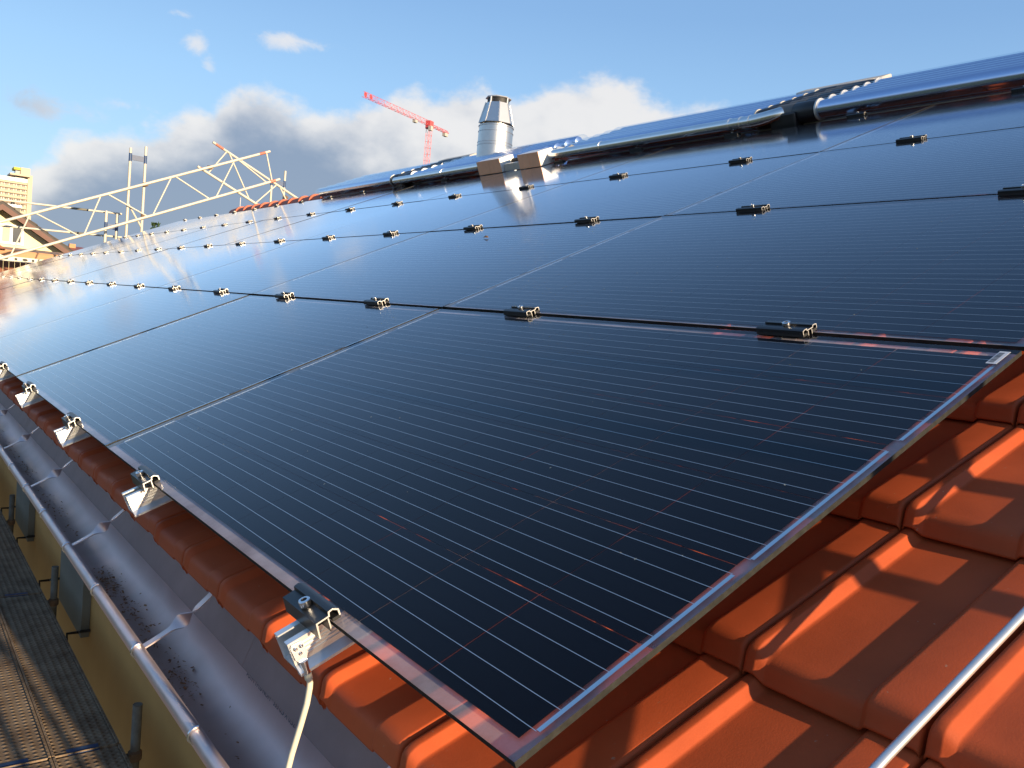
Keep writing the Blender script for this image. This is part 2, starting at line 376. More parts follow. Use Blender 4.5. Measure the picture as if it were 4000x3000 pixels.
# ------------------------------------------------------------------ mesh helpers
class MB:
    def __init__(s): s.v, s.f, s.m, s.sm = [], [], [], []
    def face(s, idx, mi=0, smooth=False): s.f.append(tuple(idx)); s.m.append(mi); s.sm.append(smooth)
    def box(s, lo, hi, mi=0):
        (x0, y0, z0), (x1, y1, z1) = lo, hi
        b = len(s.v)
        s.v += [(x0, y0, z0), (x1, y0, z0), (x1, y1, z0), (x0, y1, z0), (x0, y0, z1), (x1, y0, z1), (x1, y1, z1), (x0, y1, z1)]
        for q in ((0, 3, 2, 1), (4, 5, 6, 7), (0, 1, 5, 4), (1, 2, 6, 5), (2, 3, 7, 6), (3, 0, 4, 7)):
            s.face([b+i for i in q], mi)
        return s
    def quad(s, a, b, c, d, mi=0):
        n = len(s.v); s.v += [tuple(a), tuple(b), tuple(c), tuple(d)]; s.face((n, n+1, n+2, n+3), mi); return s
    def hexa(s, p, mi=0):                        # eight corners: four below, four above
        b = len(s.v); s.v += [tuple(q) for q in p]
        for q in ((0, 3, 2, 1), (4, 5, 6, 7), (0, 1, 5, 4), (1, 2, 6, 5), (2, 3, 7, 6), (3, 0, 4, 7)):
            s.face([b+i for i in q], mi)
        return s
    def tube(s, pts, r, n=8, mi=0, caps=True, rs=None):
        pts = [Vector(p) for p in pts]
        t0 = (pts[1]-pts[0]).normalized()
        up = Vector((0, 0, 1)) if abs(t0.z) < 0.9 else Vector((1, 0, 0))
        a = t0.cross(up).normalized(); rings = []
        for i, p in enumerate(pts):
            t = (pts[min(i+1, len(pts)-1)]-pts[max(i-1, 0)]).normalized()
            a = (a - t*a.dot(t)).normalized(); bb = t.cross(a)
            rr = rs[i] if rs else r
            b0 = len(s.v); rings.append(b0)
            for k in range(n):
                q = p + (a*math.cos(2*PI*k/n) + bb*math.sin(2*PI*k/n))*rr
                s.v.append(tuple(q))
        for i in range(len(pts)-1):
            for k in range(n):
                k2 = (k+1) % n
                s.face((rings[i]+k, rings[i]+k2, rings[i+1]+k2, rings[i+1]+k), mi, n > 4)
        if caps:
            s.face([rings[0]+k for k in range(n)][::-1], mi); s.face([rings[-1]+k for k in range(n)], mi)
        return s
    def lathe(s, prof, n=24, mi=0, c=(0, 0, 0), axis='z', smooth=True, closed=True):
        rings = []
        for r, h in prof:
            b0 = len(s.v); rings.append(b0)
            for k in range(n):
                x, y = r*math.cos(2*PI*k/n), r*math.sin(2*PI*k/n)
                q = {'z': (x, y, h), 'y': (y, h, x), 'x': (h, x, y)}[axis]
                s.v.append((q[0]+c[0], q[1]+c[1], q[2]+c[2]))
        for i in range(len(prof)-1):
            for k in range(n):
                k2 = (k+1) % n
                s.face((rings[i]+k, rings[i]+k2, rings[i+1]+k2, rings[i+1]+k), mi, smooth)
        if closed:
            s.face([rings[0]+k for k in range(n)][::-1], mi); s.face([rings[-1]+k for k in range(n)], mi)
        return s
    def profile(s, path, t, lo, hi, axis='y', mi=0, mcap=1):
        """open sheet profile (polyline of 2-D points) of thickness t, extruded along axis from lo to hi, cut ends in their own material"""
        n = len(path); L, Rr = [], []
        P = [Vector((p[0], p[1])) for p in path]
        for i in range(n):
            d0 = (P[i]-P[i-1]).normalized() if i > 0 else (P[1]-P[0]).normalized()
            d1 = (P[i+1]-P[i]).normalized() if i < n-1 else d0
            n0, n1 = Vector((-d0.y, d0.x)), Vector((-d1.y, d1.x))
            mm = n0+n1
            if mm.length < 1e-4: mm = n0
            mm.normalize()
            k = t*0.5/max(0.45, mm.dot(n0))
            L.append(P[i]+mm*k); Rr.append(P[i]-mm*k)
        def put(p, h): return {'y': (p.x, h, p.y), 'x': (h, p.x, p.y)}[axis]
        b = len(s.v)
        for h in (lo, hi):
            for q in L: s.v.append(put(q, h))
            for q in Rr: s.v.append(put(q, h))
        o = 2*n
        for i in range(n-1):
            s.face((b+i, b+i+1, b+o+i+1, b+o+i), mi)
            s.face((b+n+i+1, b+n+i, b+o+n+i, b+o+n+i+1), mi)
            s.face((b+i+1, b+i, b+n+i, b+n+i+1), mcap)
            s.face((b+o+i, b+o+i+1, b+o+n+i+1, b+o+n+i), mcap)
        s.face((b, b+o, b+o+n, b+n), mi); s.face((b+n-1, b+2*n-1, b+o+2*n-1, b+o+n-1), mi)
        return s
    def mesh(s, name, mats):
        me = bpy.data.meshes.new(name)
        me.from_pydata(s.v, [], s.f)
        for mt in (mats if isinstance(mats, (list, tuple)) else [mats]): me.materials.append(mt)
        me.polygons.foreach_set('material_index', s.m)
        me.polygons.foreach_set('use_smooth', s.sm)
        me.update()
        bm = bmesh.new(); bm.from_mesh(me)
        bmesh.ops.recalc_face_normals(bm, faces=bm.faces)
        bm.to_mesh(me); bm.free()
        me.set_sharp_from_angle(angle=rad(42))
        return me
    def obj(s, name, mats, parent=None, loc=None, rot=None):
        return put(name, s.mesh(name, mats), parent, loc, rot)
def put(name, me, parent=None, loc=None, rot=None):
    o = bpy.data.objects.new(name, me); col.objects.link(o)
    if parent is not None: o.parent = parent
    if loc is not None: o.location = loc
    if rot is not None: o.rotation_euler = rot
    return o
def tag(o, label=None, cat=None, group=None, kind=None):
    if label: o['label'] = label
    if cat: o['category'] = cat
    if group: o['group'] = group
    if kind: o['kind'] = kind
    return o
def thing(name, label, cat, loc=(0, 0, 0), rot=(0, 0, 0), group=None):
    o = bpy.data.objects.new(name, None); col.objects.link(o)
    o.empty_display_size = 0.1
    o.location = loc; o.rotation_euler = rot
    return tag(o, label, cat, group)
def roof_thing(name, label, cat, vuw=(0, 0, 0), group=None):
    return thing(name, label, cat, W(*vuw), ROT, group)
def bevel(me, w, seg=2, ang=30):
    bm = bmesh.new(); bm.from_mesh(me)
    bmesh.ops.remove_doubles(bm, verts=bm.verts, dist=1e-6)
    ed = [e for e in bm.edges if len(e.link_faces) == 2 and e.calc_face_angle(0) > rad(ang)]
    bmesh.ops.bevel(bm, geom=ed, offset=w, segments=seg, affect='EDGES', profile=0.6)
    bm.to_mesh(me); bm.free(); return me
ORD = ['first', 'second', 'third', 'fourth', 'fifth', 'sixth', 'seventh', 'eighth', 'ninth', 'tenth', 'eleventh', 'twelfth', 'thirteenth',
       'fourteenth', 'fifteenth', 'sixteenth', 'seventeenth', 'eighteenth', 'nineteenth', 'twentieth']

# ------------------------------------------------------------------ setting: ground
NU, NV, PU, LU, LV = 9, 4, 1.6204, 1.611, 0.985
U_END = NU*PU
g = MB(); g.quad((-3000, -3000, -7), (3000, -3000, -7), (3000, 3500, -7), (-3000, 3500, -7))
tag(g.obj('ground', M['grass']), kind='structure')
g = MB(); g.quad((-9, -8, -6.99), (0.88, -8, -6.99), (0.88, 30, -6.99), (-9, 30, -6.99))
tag(g.obj('yard', M['gravel']), kind='structure')

# ------------------------------------------------------------------ the house we stand on
UL, UR = U_END+0.25, -1.05
V_RIDGE = 4.62
house = thing('house', 'ochre rendered house whose orange tiled roof carries the solar panels', 'house')
XW = 0.91
XR = V_RIDGE*CT + 0.06                      # ridge line
wl = MB()
wl.box((XW, UR+0.3, -7), (2*XR-XW, UL-0.3, -0.02))
wl.obj('wall', M['wall'], house)
for y0, y1 in ((UL-0.5, UL-0.302), (UR+0.302, UR+0.5)):
    gb = MB()
    gb.v += [(XW, y0, -0.015), (2*XR-XW, y0, -0.015), (XR, y0, 1.55), (XW, y1, -0.015), (2*XR-XW, y1, -0.015), (XR, y1, 1.55)]
    for q in ((0, 1, 2), (5, 4, 3), (0, 3, 4, 1), (1, 4, 5, 2), (2, 5, 3, 0)): gb.face(q)
    gb.obj('gable', M['wall'], house)
roof = MB()
roof.hexa([W(0.02, UR, -0.24), W(V_RIDGE+0.03, UR, -0.24), W(V_RIDGE+0.03, UL, -0.24), W(0.02, UL, -0.24),
           W(0.02, UR, -0.19), W(V_RIDGE+0.03, UR, -0.19), W(V_RIDGE+0.03, UL, -0.19), W(0.02, UL, -0.19)])
def mirror(p): return (2*XR-p[0], p[1], p[2])
pb = [W(0.02, UR, -0.24), W(V_RIDGE+0.02, UR, -0.24), W(V_RIDGE+0.02, UL, -0.24), W(0.02, UL, -0.24),
      W(0.02, UR, -0.125), W(V_RIDGE+0.02, UR, -0.125), W(V_RIDGE+0.02, UL, -0.125), W(0.02, UL, -0.125)]
roof.hexa([mirror(p) for p in pb], 1)
roof_o = roof.obj('roof', [M['deckwood'], M['ridge']], house)
# shutters and their hooks on the ochre wall
for (u0, u1, zb) in ((6.2, 7.15, -2.26), (9.0, 9.95, -2.26)):
    s = MB(); s.box((XW-0.06, u0, zb), (XW-0.003, u1, zb+1.35))
    so = s.obj('window_shutter', M['shutter'], house)
    for uu in (u0-0.03, u1+0.35):
        h = MB(); z = zb+0.06
        h.tube([(XW-0.002, uu, z), (XW-0.07, uu, z), (XW-0.07, uu+0.05, z-0.02), (XW-0.15, uu+0.05, z-0.02), (XW-0.15, uu+0.05, z-0.09)], 0.011, 6)
        h.obj('shutter_hook', M['black'], so)

# roof tiles: interlocking pans, each one laid over the row below
TW, TL = 0.2055, 0.345
U0J, V0J, WB = 0.025, -0.030, -0.145
S_PROF = [(0.0008, -0.020), (0.0010, -0.003), (0.0018, 0.0055), (0.0040, 0.0098), (0.0075, 0.0110), (0.0150, 0.0108), (0.0175, 0.0096), (0.0265, 0.0014), (0.0290, 0.0002), (0.0330, 0.0),
          (0.060, 0.0), (0.100, 0.0), (0.1415, 0.0), (0.1435, 0.0012), (0.1470, 0.0072), (0.1495, 0.0088), (0.154, 0.0092), (0.175, 0.0092), (0.1965, 0.0090), (0.2005, 0.0078), (0.2026, 0.0040), (0.2034, -0.004), (0.2036, -0.020)]
V_PROF = [(0.0240, -0.044), (0.0170, -0.0305), (0.0060, -0.0300), (0.0012, -0.0288), (0.0, -0.0265), (0.0010, -0.0240), (0.0030, -0.0215), (0.0058, -0.0165), (0.0095, -0.0100), (0.0130, -0.0052), (0.0175, -0.0020), (0.0240, -0.0004), (0.0310, 0.0), (0.10, 0.0), (0.20, 0.0), (0.30, 0.0), (0.385, 0.0)]
TH_ = 0.034
V_LOW = [(0.008, -0.040), (0.0, -0.026), (0.008, -0.010), (0.024, 0.0), (0.385, 0.0)]
S_LOW = [(0.001, -0.015), (0.003, 0.008), (0.016, 0.0105), (0.030, 0.0), (0.137, 0.0), (0.146, 0.0095), (0.197, 0.0095), (0.2034, -0.015)]
def tile_grid(mb, sp, vp, du=0.0, dv=0.0, dw=0.0, smooth=True):
    b = len(mb.v); ns = len(sp)
    for vl, dz in vp:
        k = min(1.0, max(0.0, (vl-0.0)/0.03))
        for s_, h in sp:
            hh = h if h > -0.01 or dz > -0.02 else h
            front = 0.75+0.25*k if h > 0 else 1.0
            if dz <= -0.0238: w_ = TH_+dz + max(h, -0.004)*0.8
            else: w_ = TH_*(1-vl/TL) + h*front + dz
            mb.v.append((dv+vl, du-s_, dw+w_))
    for i in range(len(vp)-1):
        for j in range(ns-1):
            a = b+i*ns+j
            mb.face((a, a+ns, a+ns+1, a+1), 0, smooth)
def weighted(me):
    acc = [Vector((0, 0, 0)) for _ in me.vertices]
    for p in me.polygons:
        for vi in p.vertices: acc[vi] += p.normal*(p.area**1.15)
    me.normals_split_custom_set_from_vertices([tuple(a.normalized()) if a.length > 0 else (0, 0, 1) for a in acc])
tm = MB(); tile_grid(tm, S_PROF, V_PROF)
tile_me = tm.mesh('roof_tile', M['tile'])
weighted(tile_me)
kmin, kmax = math.ceil((UR-U0J)/TW)+1, math.floor((UL-U0J)/TW)
slots = []
camp = Vector((CAMR[0], CAMR[1]))
for r in range(0, 14):
    for k in range(kmin, kmax+1):
        u = U0J+k*TW; v = V0J+r*TL
        if v > V_RIDGE-0.05: continue
        seen = (r == 0 and u > -1.0) or (-0.95 < u < 0.62 and r < 9)
        d = math.hypot(v-camp.x, u-camp.y)
        slots.append((0 if seen else 1, d, r, k, u, v))
slots.sort()
stuff = MB()
for i, (s, d, r, k, u, v) in enumerate(slots):
    if s == 0 and i < 290:
        o = put('roof_tile', tile_me, roof_o)
        j = random.uniform(-1, 1)
        o.matrix_local = Matrix.Translation(W(v+random.uniform(-.0015, .0015), u+random.uniform(-.0008, .0008), WB+random.uniform(-.001, .001))) @ ROOF.to_4x4() @ Matrix.Rotation(rad(j*0.35), 4, 'Z')
    elif u < 0.9 and r < 8:
        tile_grid(stuff, S_PROF, V_PROF, u, v, WB)
    else:
        tile_grid(stuff, S_LOW, V_LOW, u, v, WB, False)
so = stuff.obj('roof_tiles', M['tile'], roof_o); so.matrix_local = ROOF.to_4x4(); so['kind'] = 'stuff'
# ridge tiles: overlapping half rounds
rt = MB()
n = 10; Lr = 0.40
for i in range(n+1):
    a = PI*i/n
    for y, rr in ((0, 0.125), (0.045, 0.125), (0.05, 0.112), (Lr, 0.098)):
        rt.v.append((math.cos(a)*rr, y, math.sin(a)*rr*0.95))
for i in range(n):
    for j in range(3):
        a = i*4+j; rt.face((a, a+1, a+5, a+4), 0, True)
for i in range(n+1):
    a = PI*i/n; rt.v.append((math.cos(a)*0.095, 0, math.sin(a)*0.09))
for i in range(n): rt.face((i*4, (i+1)*4, (n+1)*4+i+1, (n+1)*4+i))
ridge_me = rt.mesh('ridge_tile', M['ridge'])
zr_ = W(V_RIDGE, 0, -0.135).z
y = UR+0.05
while y < U_END-1.0:
    o = put('ridge_tile', ridge_me, roof_o, (XR, y, zr_+0.02)); y += 0.365

# ------------------------------------------------------------------ gutter
GX, GZ, GR = 0.020, -0.268, 0.074
gut = thing('gutter', 'pale zinc half round gutter hung under the eave tiles', 'gutter')
tr = MB()
prof = []
for i in range(19):
    a = PI + PI*i/18
    prof.append((GX+GR*math.cos(a), GZ+GR*math.sin(a)))
prof = [(GX-GR, GZ+0.006)] + prof[1:-1] + [(GX+GR, GZ)]
nsec = 12
for t in (0.0, -0.0018):
    for (x, z) in prof:
        d = Vector((x-GX, z-GZ)); d = d.normalized()*(-t)
        for k in range(nsec+1):
            yy = UR+(UL-UR)*k/nsec
            tr.v.append((x+d.x, yy, z+d.y))
m_ = nsec+1; P_ = len(prof)
for L_ in range(2):
    for i in range(P_-1):
        for k in range(nsec):
            a = L_*P_*m_+i*m_+k
            tr.face((a, a+1, a+m_+1, a+m_), 0, True)
trough = tr.obj('trough', M['trough'], gut)
bd = MB(); bd.tube([(GX-GR-0.004, UR, GZ+0.008), (GX-GR-0.004, (UL+UR)/2, GZ+0.008), (GX-GR-0.004, UL, GZ+0.008)], 0.0105, 16); bd.obj('bead', M['zinc'], gut)
# drip edge sheets from the gutter back up under the tiles, with a lap every 2.2 m
yy = -1.32
k = 0
while yy < UL:
    y1 = min(yy+2.2, UL); dz = 0.0012*(k % 2)
    de = MB()
    pa, pb_, pc = (GX+GR-0.0045, GZ-0.006), (0.120, -0.198), (0.155, -0.115)
    de.profile([(pa[0], pa[1]+dz), (pb_[0], pb_[1]+dz), (pc[0], pc[1]+dz)], 0.001, yy, y1+0.02, 'y', 0, 0)
    de.obj('drip_edge', M['zinc_shaded'], gut); yy = y1; k += 1
de = MB(); de.profile([(GX+GR-0.0045, GZ-0.006), (0.120, -0.198), (0.155, -0.115)], 0.001, UR, -1.325, 'y', 0, 0); de.obj('drip_edge', M['zinc_shaded'], gut)
# twisted straps and bead clips
def strap_mesh():
    s = MB(); A, B = Vector((0.098, 0, -0.142)), Vector((GX-GR+0.006, 0, GZ+0.012))
    ax = (B-A).normalized(); side0 = Vector((0, 1, 0)); nrm0 = ax.cross(side0)
    steps = 28; rings = []
    for i in range(steps+1):
        t = i/steps
        tw = min(1, max(0, (t-0.36)/0.36)); tw = tw*tw*(3-2*tw)*PI
        c = A.lerp(B, t) + Vector((0, 0, -0.012*math.sin(PI*t)))
        wd = 0.0085 + 0.005*math.exp(-((t-0.54)/0.10)**2)
        sd = side0*math.cos(tw)+nrm0*math.sin(tw); nn = ax.cross(sd)
        b = len(s.v); rings.append(b)
        for (p, q) in ((-1, -1), (1, -1), (1, 1), (-1, 1)): s.v.append(tuple(c+sd*wd*p+nn*0.0013*q))
    for i in range(steps):
        for k in range(4):
            k2 = (k+1) % 4
            s.face((rings[i]+k, rings[i]+k2, rings[i+1]+k2, rings[i+1]+k), 0, True)
    s.face([rings[0]+k for k in range(4)]); s.face([rings[-1]+k for k in range(4)])
    me = s.mesh('strap', M['zinc'])
    bm = bmesh.new(); bm.from_mesh(me)
    for e in bm.edges:
        if len(e.link_faces) == 2 and e.calc_face_angle(0) > rad(50): e.smooth = False
    bm.to_mesh(me); bm.free()
    return me
strap_me = strap_mesh()
cl = MB(); arc = []
for i in range(11):
    a = rad(-60+i*24); arc.append((GX-GR-0.004+0.0125*math.cos(a+PI/2+0.9), 0, GZ+0.008+0.0125*math.sin(a+PI/2+0.9)))
cl.tube([Vector(p) for p in arc], 0.0022, 5)
clip_me = cl.mesh('clip', M['steel'])
for i in range(-4, 22):
    y = 0.995+0.69*i
    if UR+0.1 < y < UL-0.1:
        o = put('strap', strap_me, gut, (0, y, 0)); put('clip', clip_me, o, (0, -0.006, 0))
        put('bracket_clip', clip_me, gut, (0, y-0.345, 0))
def lettering(body, pos, rot, size, mat, parent, name='lettering'):
    cu = bpy.data.curves.new(name, 'FONT'); cu.body = body; cu.size = size; cu.extrude = 0.0001
    cu.materials.append(mat); cu.align_x = 'LEFT'
    o = bpy.data.objects.new(name, cu); col.objects.link(o); o.parent = parent
    o.location = pos; o.rotation_euler = rot
    bpy.context.view_layer.update()
    me = bpy.data.meshes.new_from_object(o.evaluated_get(bpy.context.evaluated_depsgraph_get()))
    bpy.data.objects.remove(o)
    return put(name, me, parent, pos, rot)
# stamped code on the back of the trough (reads from the garden side)
lo = lettering('A51M TM.0 NOM   333 0,5 X 0,52', (GX+GR-0.0035, 0.86, GZ-0.014), (rad(80), 0, rad(-90)), 0.015, M['ink'], gut)
# leaf litter lying in the trough
lit = MB()
for i in range(1500):
    y = random.choice([random.gauss(1.0, .05), random.gauss(1.35, .10), random.gauss(1.62, .06), random.gauss(2.3, .2), random.gauss(3.2, .3), random.uniform(0.4, 6.0)])
    dens = 0.5+0.5*math.sin(y*9.0)*math.sin(y*4.1+1)
    if random.random() > dens*0.9+0.15: continue
    a = rad(random.gauss(275, 10)); rr = GR-0.004
    c = Vector((GX+rr*math.cos(a), y, GZ+rr*math.sin(a)+0.001)); s_ = random.uniform(0.0008, 0.0034)
    u_ = Vector((random.gauss(0, 1), random.gauss(0, 1), random.gauss(0, .35))).normalized()*s_
    w_ = Vector((random.gauss(0, 1), random.gauss(0, 1), random.gauss(0, .35))).normalized()*s_*0.7
    lit.quad(c-u_-w_, c+u_-w_, c+u_+w_, c-u_+w_)
tag(lit.obj('leaf_litter', M['debris']), 'brown leaf litter lying in the bottom of the gutter', 'leaf litter', kind='stuff')

# ------------------------------------------------------------------ solar panels
CU, CV, CM = 0.1567, 0.1570, 0.0220
CVM = (LV-6*CV)/2
cellm = MB(); cellm.box((0.0008, 0.0008, -0.0034), (CV-0.0008, CU-0.0008, -0.0029)); cell_me = cellm.mesh('cell', M['cell'])
bar = MB(); bar.box((-0.00031, 0, -0.0028), (0.00031, LU-0.030, -0.0025)); bar_me = bar.mesh('busbar', M['busbar'])
con2 = MB(); con2.box((0, 0, -0.0028), (2*CV-0.034, 0.0052, -0.0025)); con2_me = con2.mesh('connector', M['connector'])
con1 = MB(); con1.box((0, 0, -0.0028), (CV-0.034, 0.0052, -0.0025)); con1_me = con1.mesh('connector', M['connector'])
gs = MB(); gs.box((0, 0, -0.0072), (LV, LU, 0), 0)
for i in range(2, 6): gs.m[i] = 1
glass_me = gs.mesh('glass_sheet', [M['glass'], M['glass_edge']])
rg_ = MB(); rg_.quad((0.0005, 0.0005, -0.0064), (LV-0.0005, 0.0005, -0.0064), (LV-0.0005, LU-0.0005, -0.0064), (0.0005, LU-0.0005, -0.0064)); rear_me = rg_.mesh('rear_glass', M['rear_glass'])
allc = MB()
for i in range(6):
    for j in range(10):
        allc.box((CVM+i*CV+0.0008, CM+j*CU+0.0008, -0.0034), (CVM+(i+1)*CV-0.0008, CM+(j+1)*CU-0.0008, -0.0029))
allc_me = allc.mesh('cells', M['cell'])
allb = MB()
for i in range(6):
    for b in range(5):
        vv = CVM+i*CV+CV*(b+0.5)/5
        allb.box((vv-0.00031, 0.015, -0.0028), (vv+0.00031, LU-0.015, -0.0025))
allb_me = allb.mesh('busbars', M['busbar'])
NEAR = {(0, 0), (0, 1), (1, 0), (1, 1), (2, 0), (0, 2)}
ROWN = ['lowest row along the gutter', 'second row up from the gutter', 'third row up from the gutter', 'top row under the tube collectors']
for r in range(NV):
    for c in range(NU):
        jt = random.uniform(-1, 1)
        u0, v0 = c*PU, r*1.0
        pnl = roof_thing('solar_panel', f'frameless dark blue glass solar panel, {ROWN[r]}, {ORD[c]} from the right', 'solar panel', (v0, u0, 0), 'frameless solar panels on the roof')
        pnl.rotation_euler = (rad(random.gauss(0, .035)), -TH+rad(random.gauss(0, .05)), 0)
        put('glass_sheet', glass_me, pnl)
        if c < 4: put('rear_glass', rear_me, pnl)
        if (r, c) in NEAR:
            for i in range(6):
                for j in range(10):
                    put('cell', cell_me, pnl, (CVM+i*CV, CM+j*CU, 0))
                for b in range(5):
                    put('busbar', bar_me, pnl, (CVM+i*CV+CV*(b+0.5)/5, 0.015, 0))
        else:
            put('cells', allc_me, pnl)['kind'] = 'stuff'
            if c < 6: put('busbars', allb_me, pnl)['kind'] = 'stuff'
        if c < 4:
            for i in range(3): put('connector', con2_me, pnl, (CVM+2*i*CV+0.017, 0.0115, 0))
            for i in range(2): put('connector', con2_me, pnl, (CVM+(2*i+1)*CV+0.017, LU-0.0167, 0))
            for i in (0, 5): put('connector', con1_me, pnl, (CVM+i*CV+0.017, LU-0.0167, 0))
        if (r, c) == (0, 0):
            st = MB(); st.box((0.928, 0.011, 0.0001), (0.976, 0.026, 0.0004))
            so = st.obj('barcode_sticker', M['sticker'], pnl)
            bc = MB(); vv = 0.932
            random.seed(3)
            while vv < 0.970:
                w_ = random.choice([.0004, .0007, .0011]); bc.box((vv, 0.0165, 0.0005), (vv+w_, 0.0245, 0.0006)); vv += w_+random.choice([.0005, .0008, .0012])
            bc.obj('barcode', M['inkblack'], so)

# dirt on the panels: a dead leaf and seeds
lf = MB(); lf.v = [(0, 0, 0.001), (0.012, 0.02, 0.006), (0.004, 0.05, 0.002), (-0.006, 0.022, 0.004), (0.003, 0.022, 0.010)]
for q in ((0, 1, 4), (1, 2, 4), (2, 3, 4), (3, 0, 4)): lf.face(q)
lo_ = roof_thing('dead_leaf', 'curled brown dead leaf lying on a panel of the second row', 'leaf', (1.80, 2.45, 0.001)); lf.obj('blade', M['debris'], lo_)
sd = MB(); random.seed(11)
for i in range(70):
    v, u = random.uniform(0.02, 1.9), random.uniform(0.05, 2.2); a = random.uniform(0, PI); s_ = random.uniform(0.0010, 0.0026)
    c = Vector((v, u, 0.0009)); du = Vector((math.cos(a), math.sin(a), 0))*s_; dv = Vector((-math.sin(a), math.cos(a), 0))*s_*0.5
    sd.quad(c-du, c-dv+Vector((0, 0, .0008)), c+du, c+dv+Vector((0, 0, .0008)))
so = sd.obj('plant_seeds', pbr('pale_seed', (0.55, 0.50, 0.36), rough=0.8)); so.location = (0, 0, 0); so.rotation_euler = ROT
tag(so, 'tiny pale seeds scattered over the nearest dark panels', 'seeds', kind='stuff')

# ------------------------------------------------------------------ rails
RU = [0.406+0.8102*k for k in range(18)]
rm = MB()
rm.profile([(-0.010, -0.0105), (-0.0195, -0.0105), (-0.0195, -0.046), (0.0195, -0.046), (0.0195, -0.0105), (0.010, -0.0105)], 0.002, 0, 4.085, 'x', 0, 0)
for zz in (-0.018, -0.023, -0.028, -0.033): rm.box((0.0, -0.0220, zz-0.0011), (4.085, -0.0206, zz+0.0011))
rm.hexa([(0, -0.030, -0.052), (4.085, -0.030, -0.052), (4.085, -0.0206, -0.052), (0, -0.0206, -0.052),
         (0, -0.030, -0.0485), (4.085, -0.030, -0.0485), (4.085, -0.0206, -0.040), (0, -0.0206, -0.040)])
rail_me = rm.mesh('profile', M['rail'])
hk = MB(); hk.box((0, -0.02, -0.115), (0.006, 0.02, -0.048)); hk.box((0.0061, -0.02, -0.120), (0.16, 0.02, -0.114))
hook_me = hk.mesh('roof_hook', M['steel'])
for i, u in enumerate(RU):
    ro = roof_thing('mounting_rail', f'silver aluminium rail sticking out below the panels, {ORD[i]} from the right', 'mounting rail', (-0.0535, u, 0), 'aluminium rails under the panels')
    put('profile', rail_me, ro)
    for vv in (0.42, 1.8, 3.2): put('roof_hook', hook_me, ro, (vv, 0, 0))

# ------------------------------------------------------------------ clamps
def hexbolt(z0):
    b = MB(); b.lathe([(0.0001, z0-0.02), (0.0035, z0-0.02), (0.0035, z0), (0.0072, z0), (0.0076, z0+0.001), (0.0076, z0+0.0082), (0.0068, z0+0.009), (0.0040, z0+0.009), (0.0038, z0+0.0045), (0.0001, z0+0.0045)], 18, 0)
    return b
HL = 0.051
mc = MB()
mc.profile([(-0.0205, 0.0045), (-0.0205, 0.0115), (-0.0165, 0.0128), (-0.0095, 0.0128), (-0.0090, 0.0095), (0.0090, 0.0095), (0.0095, 0.0128), (0.0165, 0.0128), (0.0205, 0.0115), (0.0205, 0.0045)], 0.0017, -HL, HL, 'y', 0, 1)
mc.profile([(-0.0055, 0.0080), (-0.0055, -0.0090)], 0.0016, -HL, HL, 'y', 0, 1)
mc.profile([(0.0055, 0.0080), (0.0055, -0.0090)], 0.0016, -HL, HL, 'y', 0, 1)
mid_me = mc.mesh('clamp_body', [M['black'], M['alu']])
pm = MB(); pm.box((-0.0215, -HL+0.0004, 0.0004), (-0.0075, HL-0.0004, 0.0052)); pm.box((0.0075, -HL+0.0004, 0.0004), (0.0215, HL-0.0004, 0.0052)); midpad_me = pm.mesh('rubber_pad', M['rubber'])
ec = MB()
ec.profile([(0.0105, 0.0045), (0.0105, 0.0125), (0.0040, 0.0165), (-0.0015, 0.0155), (-0.0025, 0.0105), (-0.0195, 0.0095), (-0.0215, -0.0100)], 0.0020, -HL, HL, 'y', 0, 1)
ec.profile([(-0.0045, 0.0085), (-0.0055, -0.0095)], 0.0017, -HL, HL, 'y', 0, 1)
end_me = ec.mesh('clamp_body', [M['black'], M['alu']])
pm = MB(); pm.box((0.0003, -HL+0.001, 0.0004), (0.0110, HL-0.001, 0.0048)); endpad_me = pm.mesh('rubber_pad', M['rubber'])
mb_me = hexbolt(0.0112).mesh('bolt', M['steel']); eb_me = hexbolt(0.0122).mesh('bolt', M['steel'])
hx = MB(); hx.lathe([(0.0036, 0.0), (0.0036, 0.0004)], 6, smooth=False); hex_me = hx.mesh('hex_socket', M['dark'])
LINES = [(0.0, 'end', 'on the panel edge above the gutter', 'end clamps along the gutter edge'),
         (0.9925, 'mid', 'between the first and second panel rows', 'clamps between the first and second rows'),
         (1.9925, 'mid', 'between the second and third panel rows', 'clamps between the second and third rows'),
         (2.9925, 'mid', 'between the third and top panel rows', 'clamps between the third and top rows'),
         (3.985, 'top', 'on the upper edge of the top panel row', 'end clamps along the upper panel edge')]
for v, kind, where, grp in LINES:
    for i, u in enumerate(RU):
        nm = 'panel_clamp'
        c = roof_thing(nm, f'black clamp {where}, {ORD[i]} from the right', 'clamp', (v, u+random.uniform(-.004, .004), 0), grp)
        if kind == 'top': c.rotation_euler = (ROOF @ Matrix.Rotation(PI, 3, 'Z')).to_euler()
        put('clamp_body', mid_me if kind == 'mid' else end_me, c)
        put('rubber_pad', midpad_me if kind == 'mid' else endpad_me, c)
        b = put('bolt', mb_me if kind == 'mid' else eb_me, c, (0 if kind == 'mid' else -0.0105, random.uniform(-.003, .003), 0))
        if v < 1.5 and i < 4: put('hex_socket', hex_me, b, (0, 0, (0.0112 if kind == 'mid' else 0.0122)+0.0046))

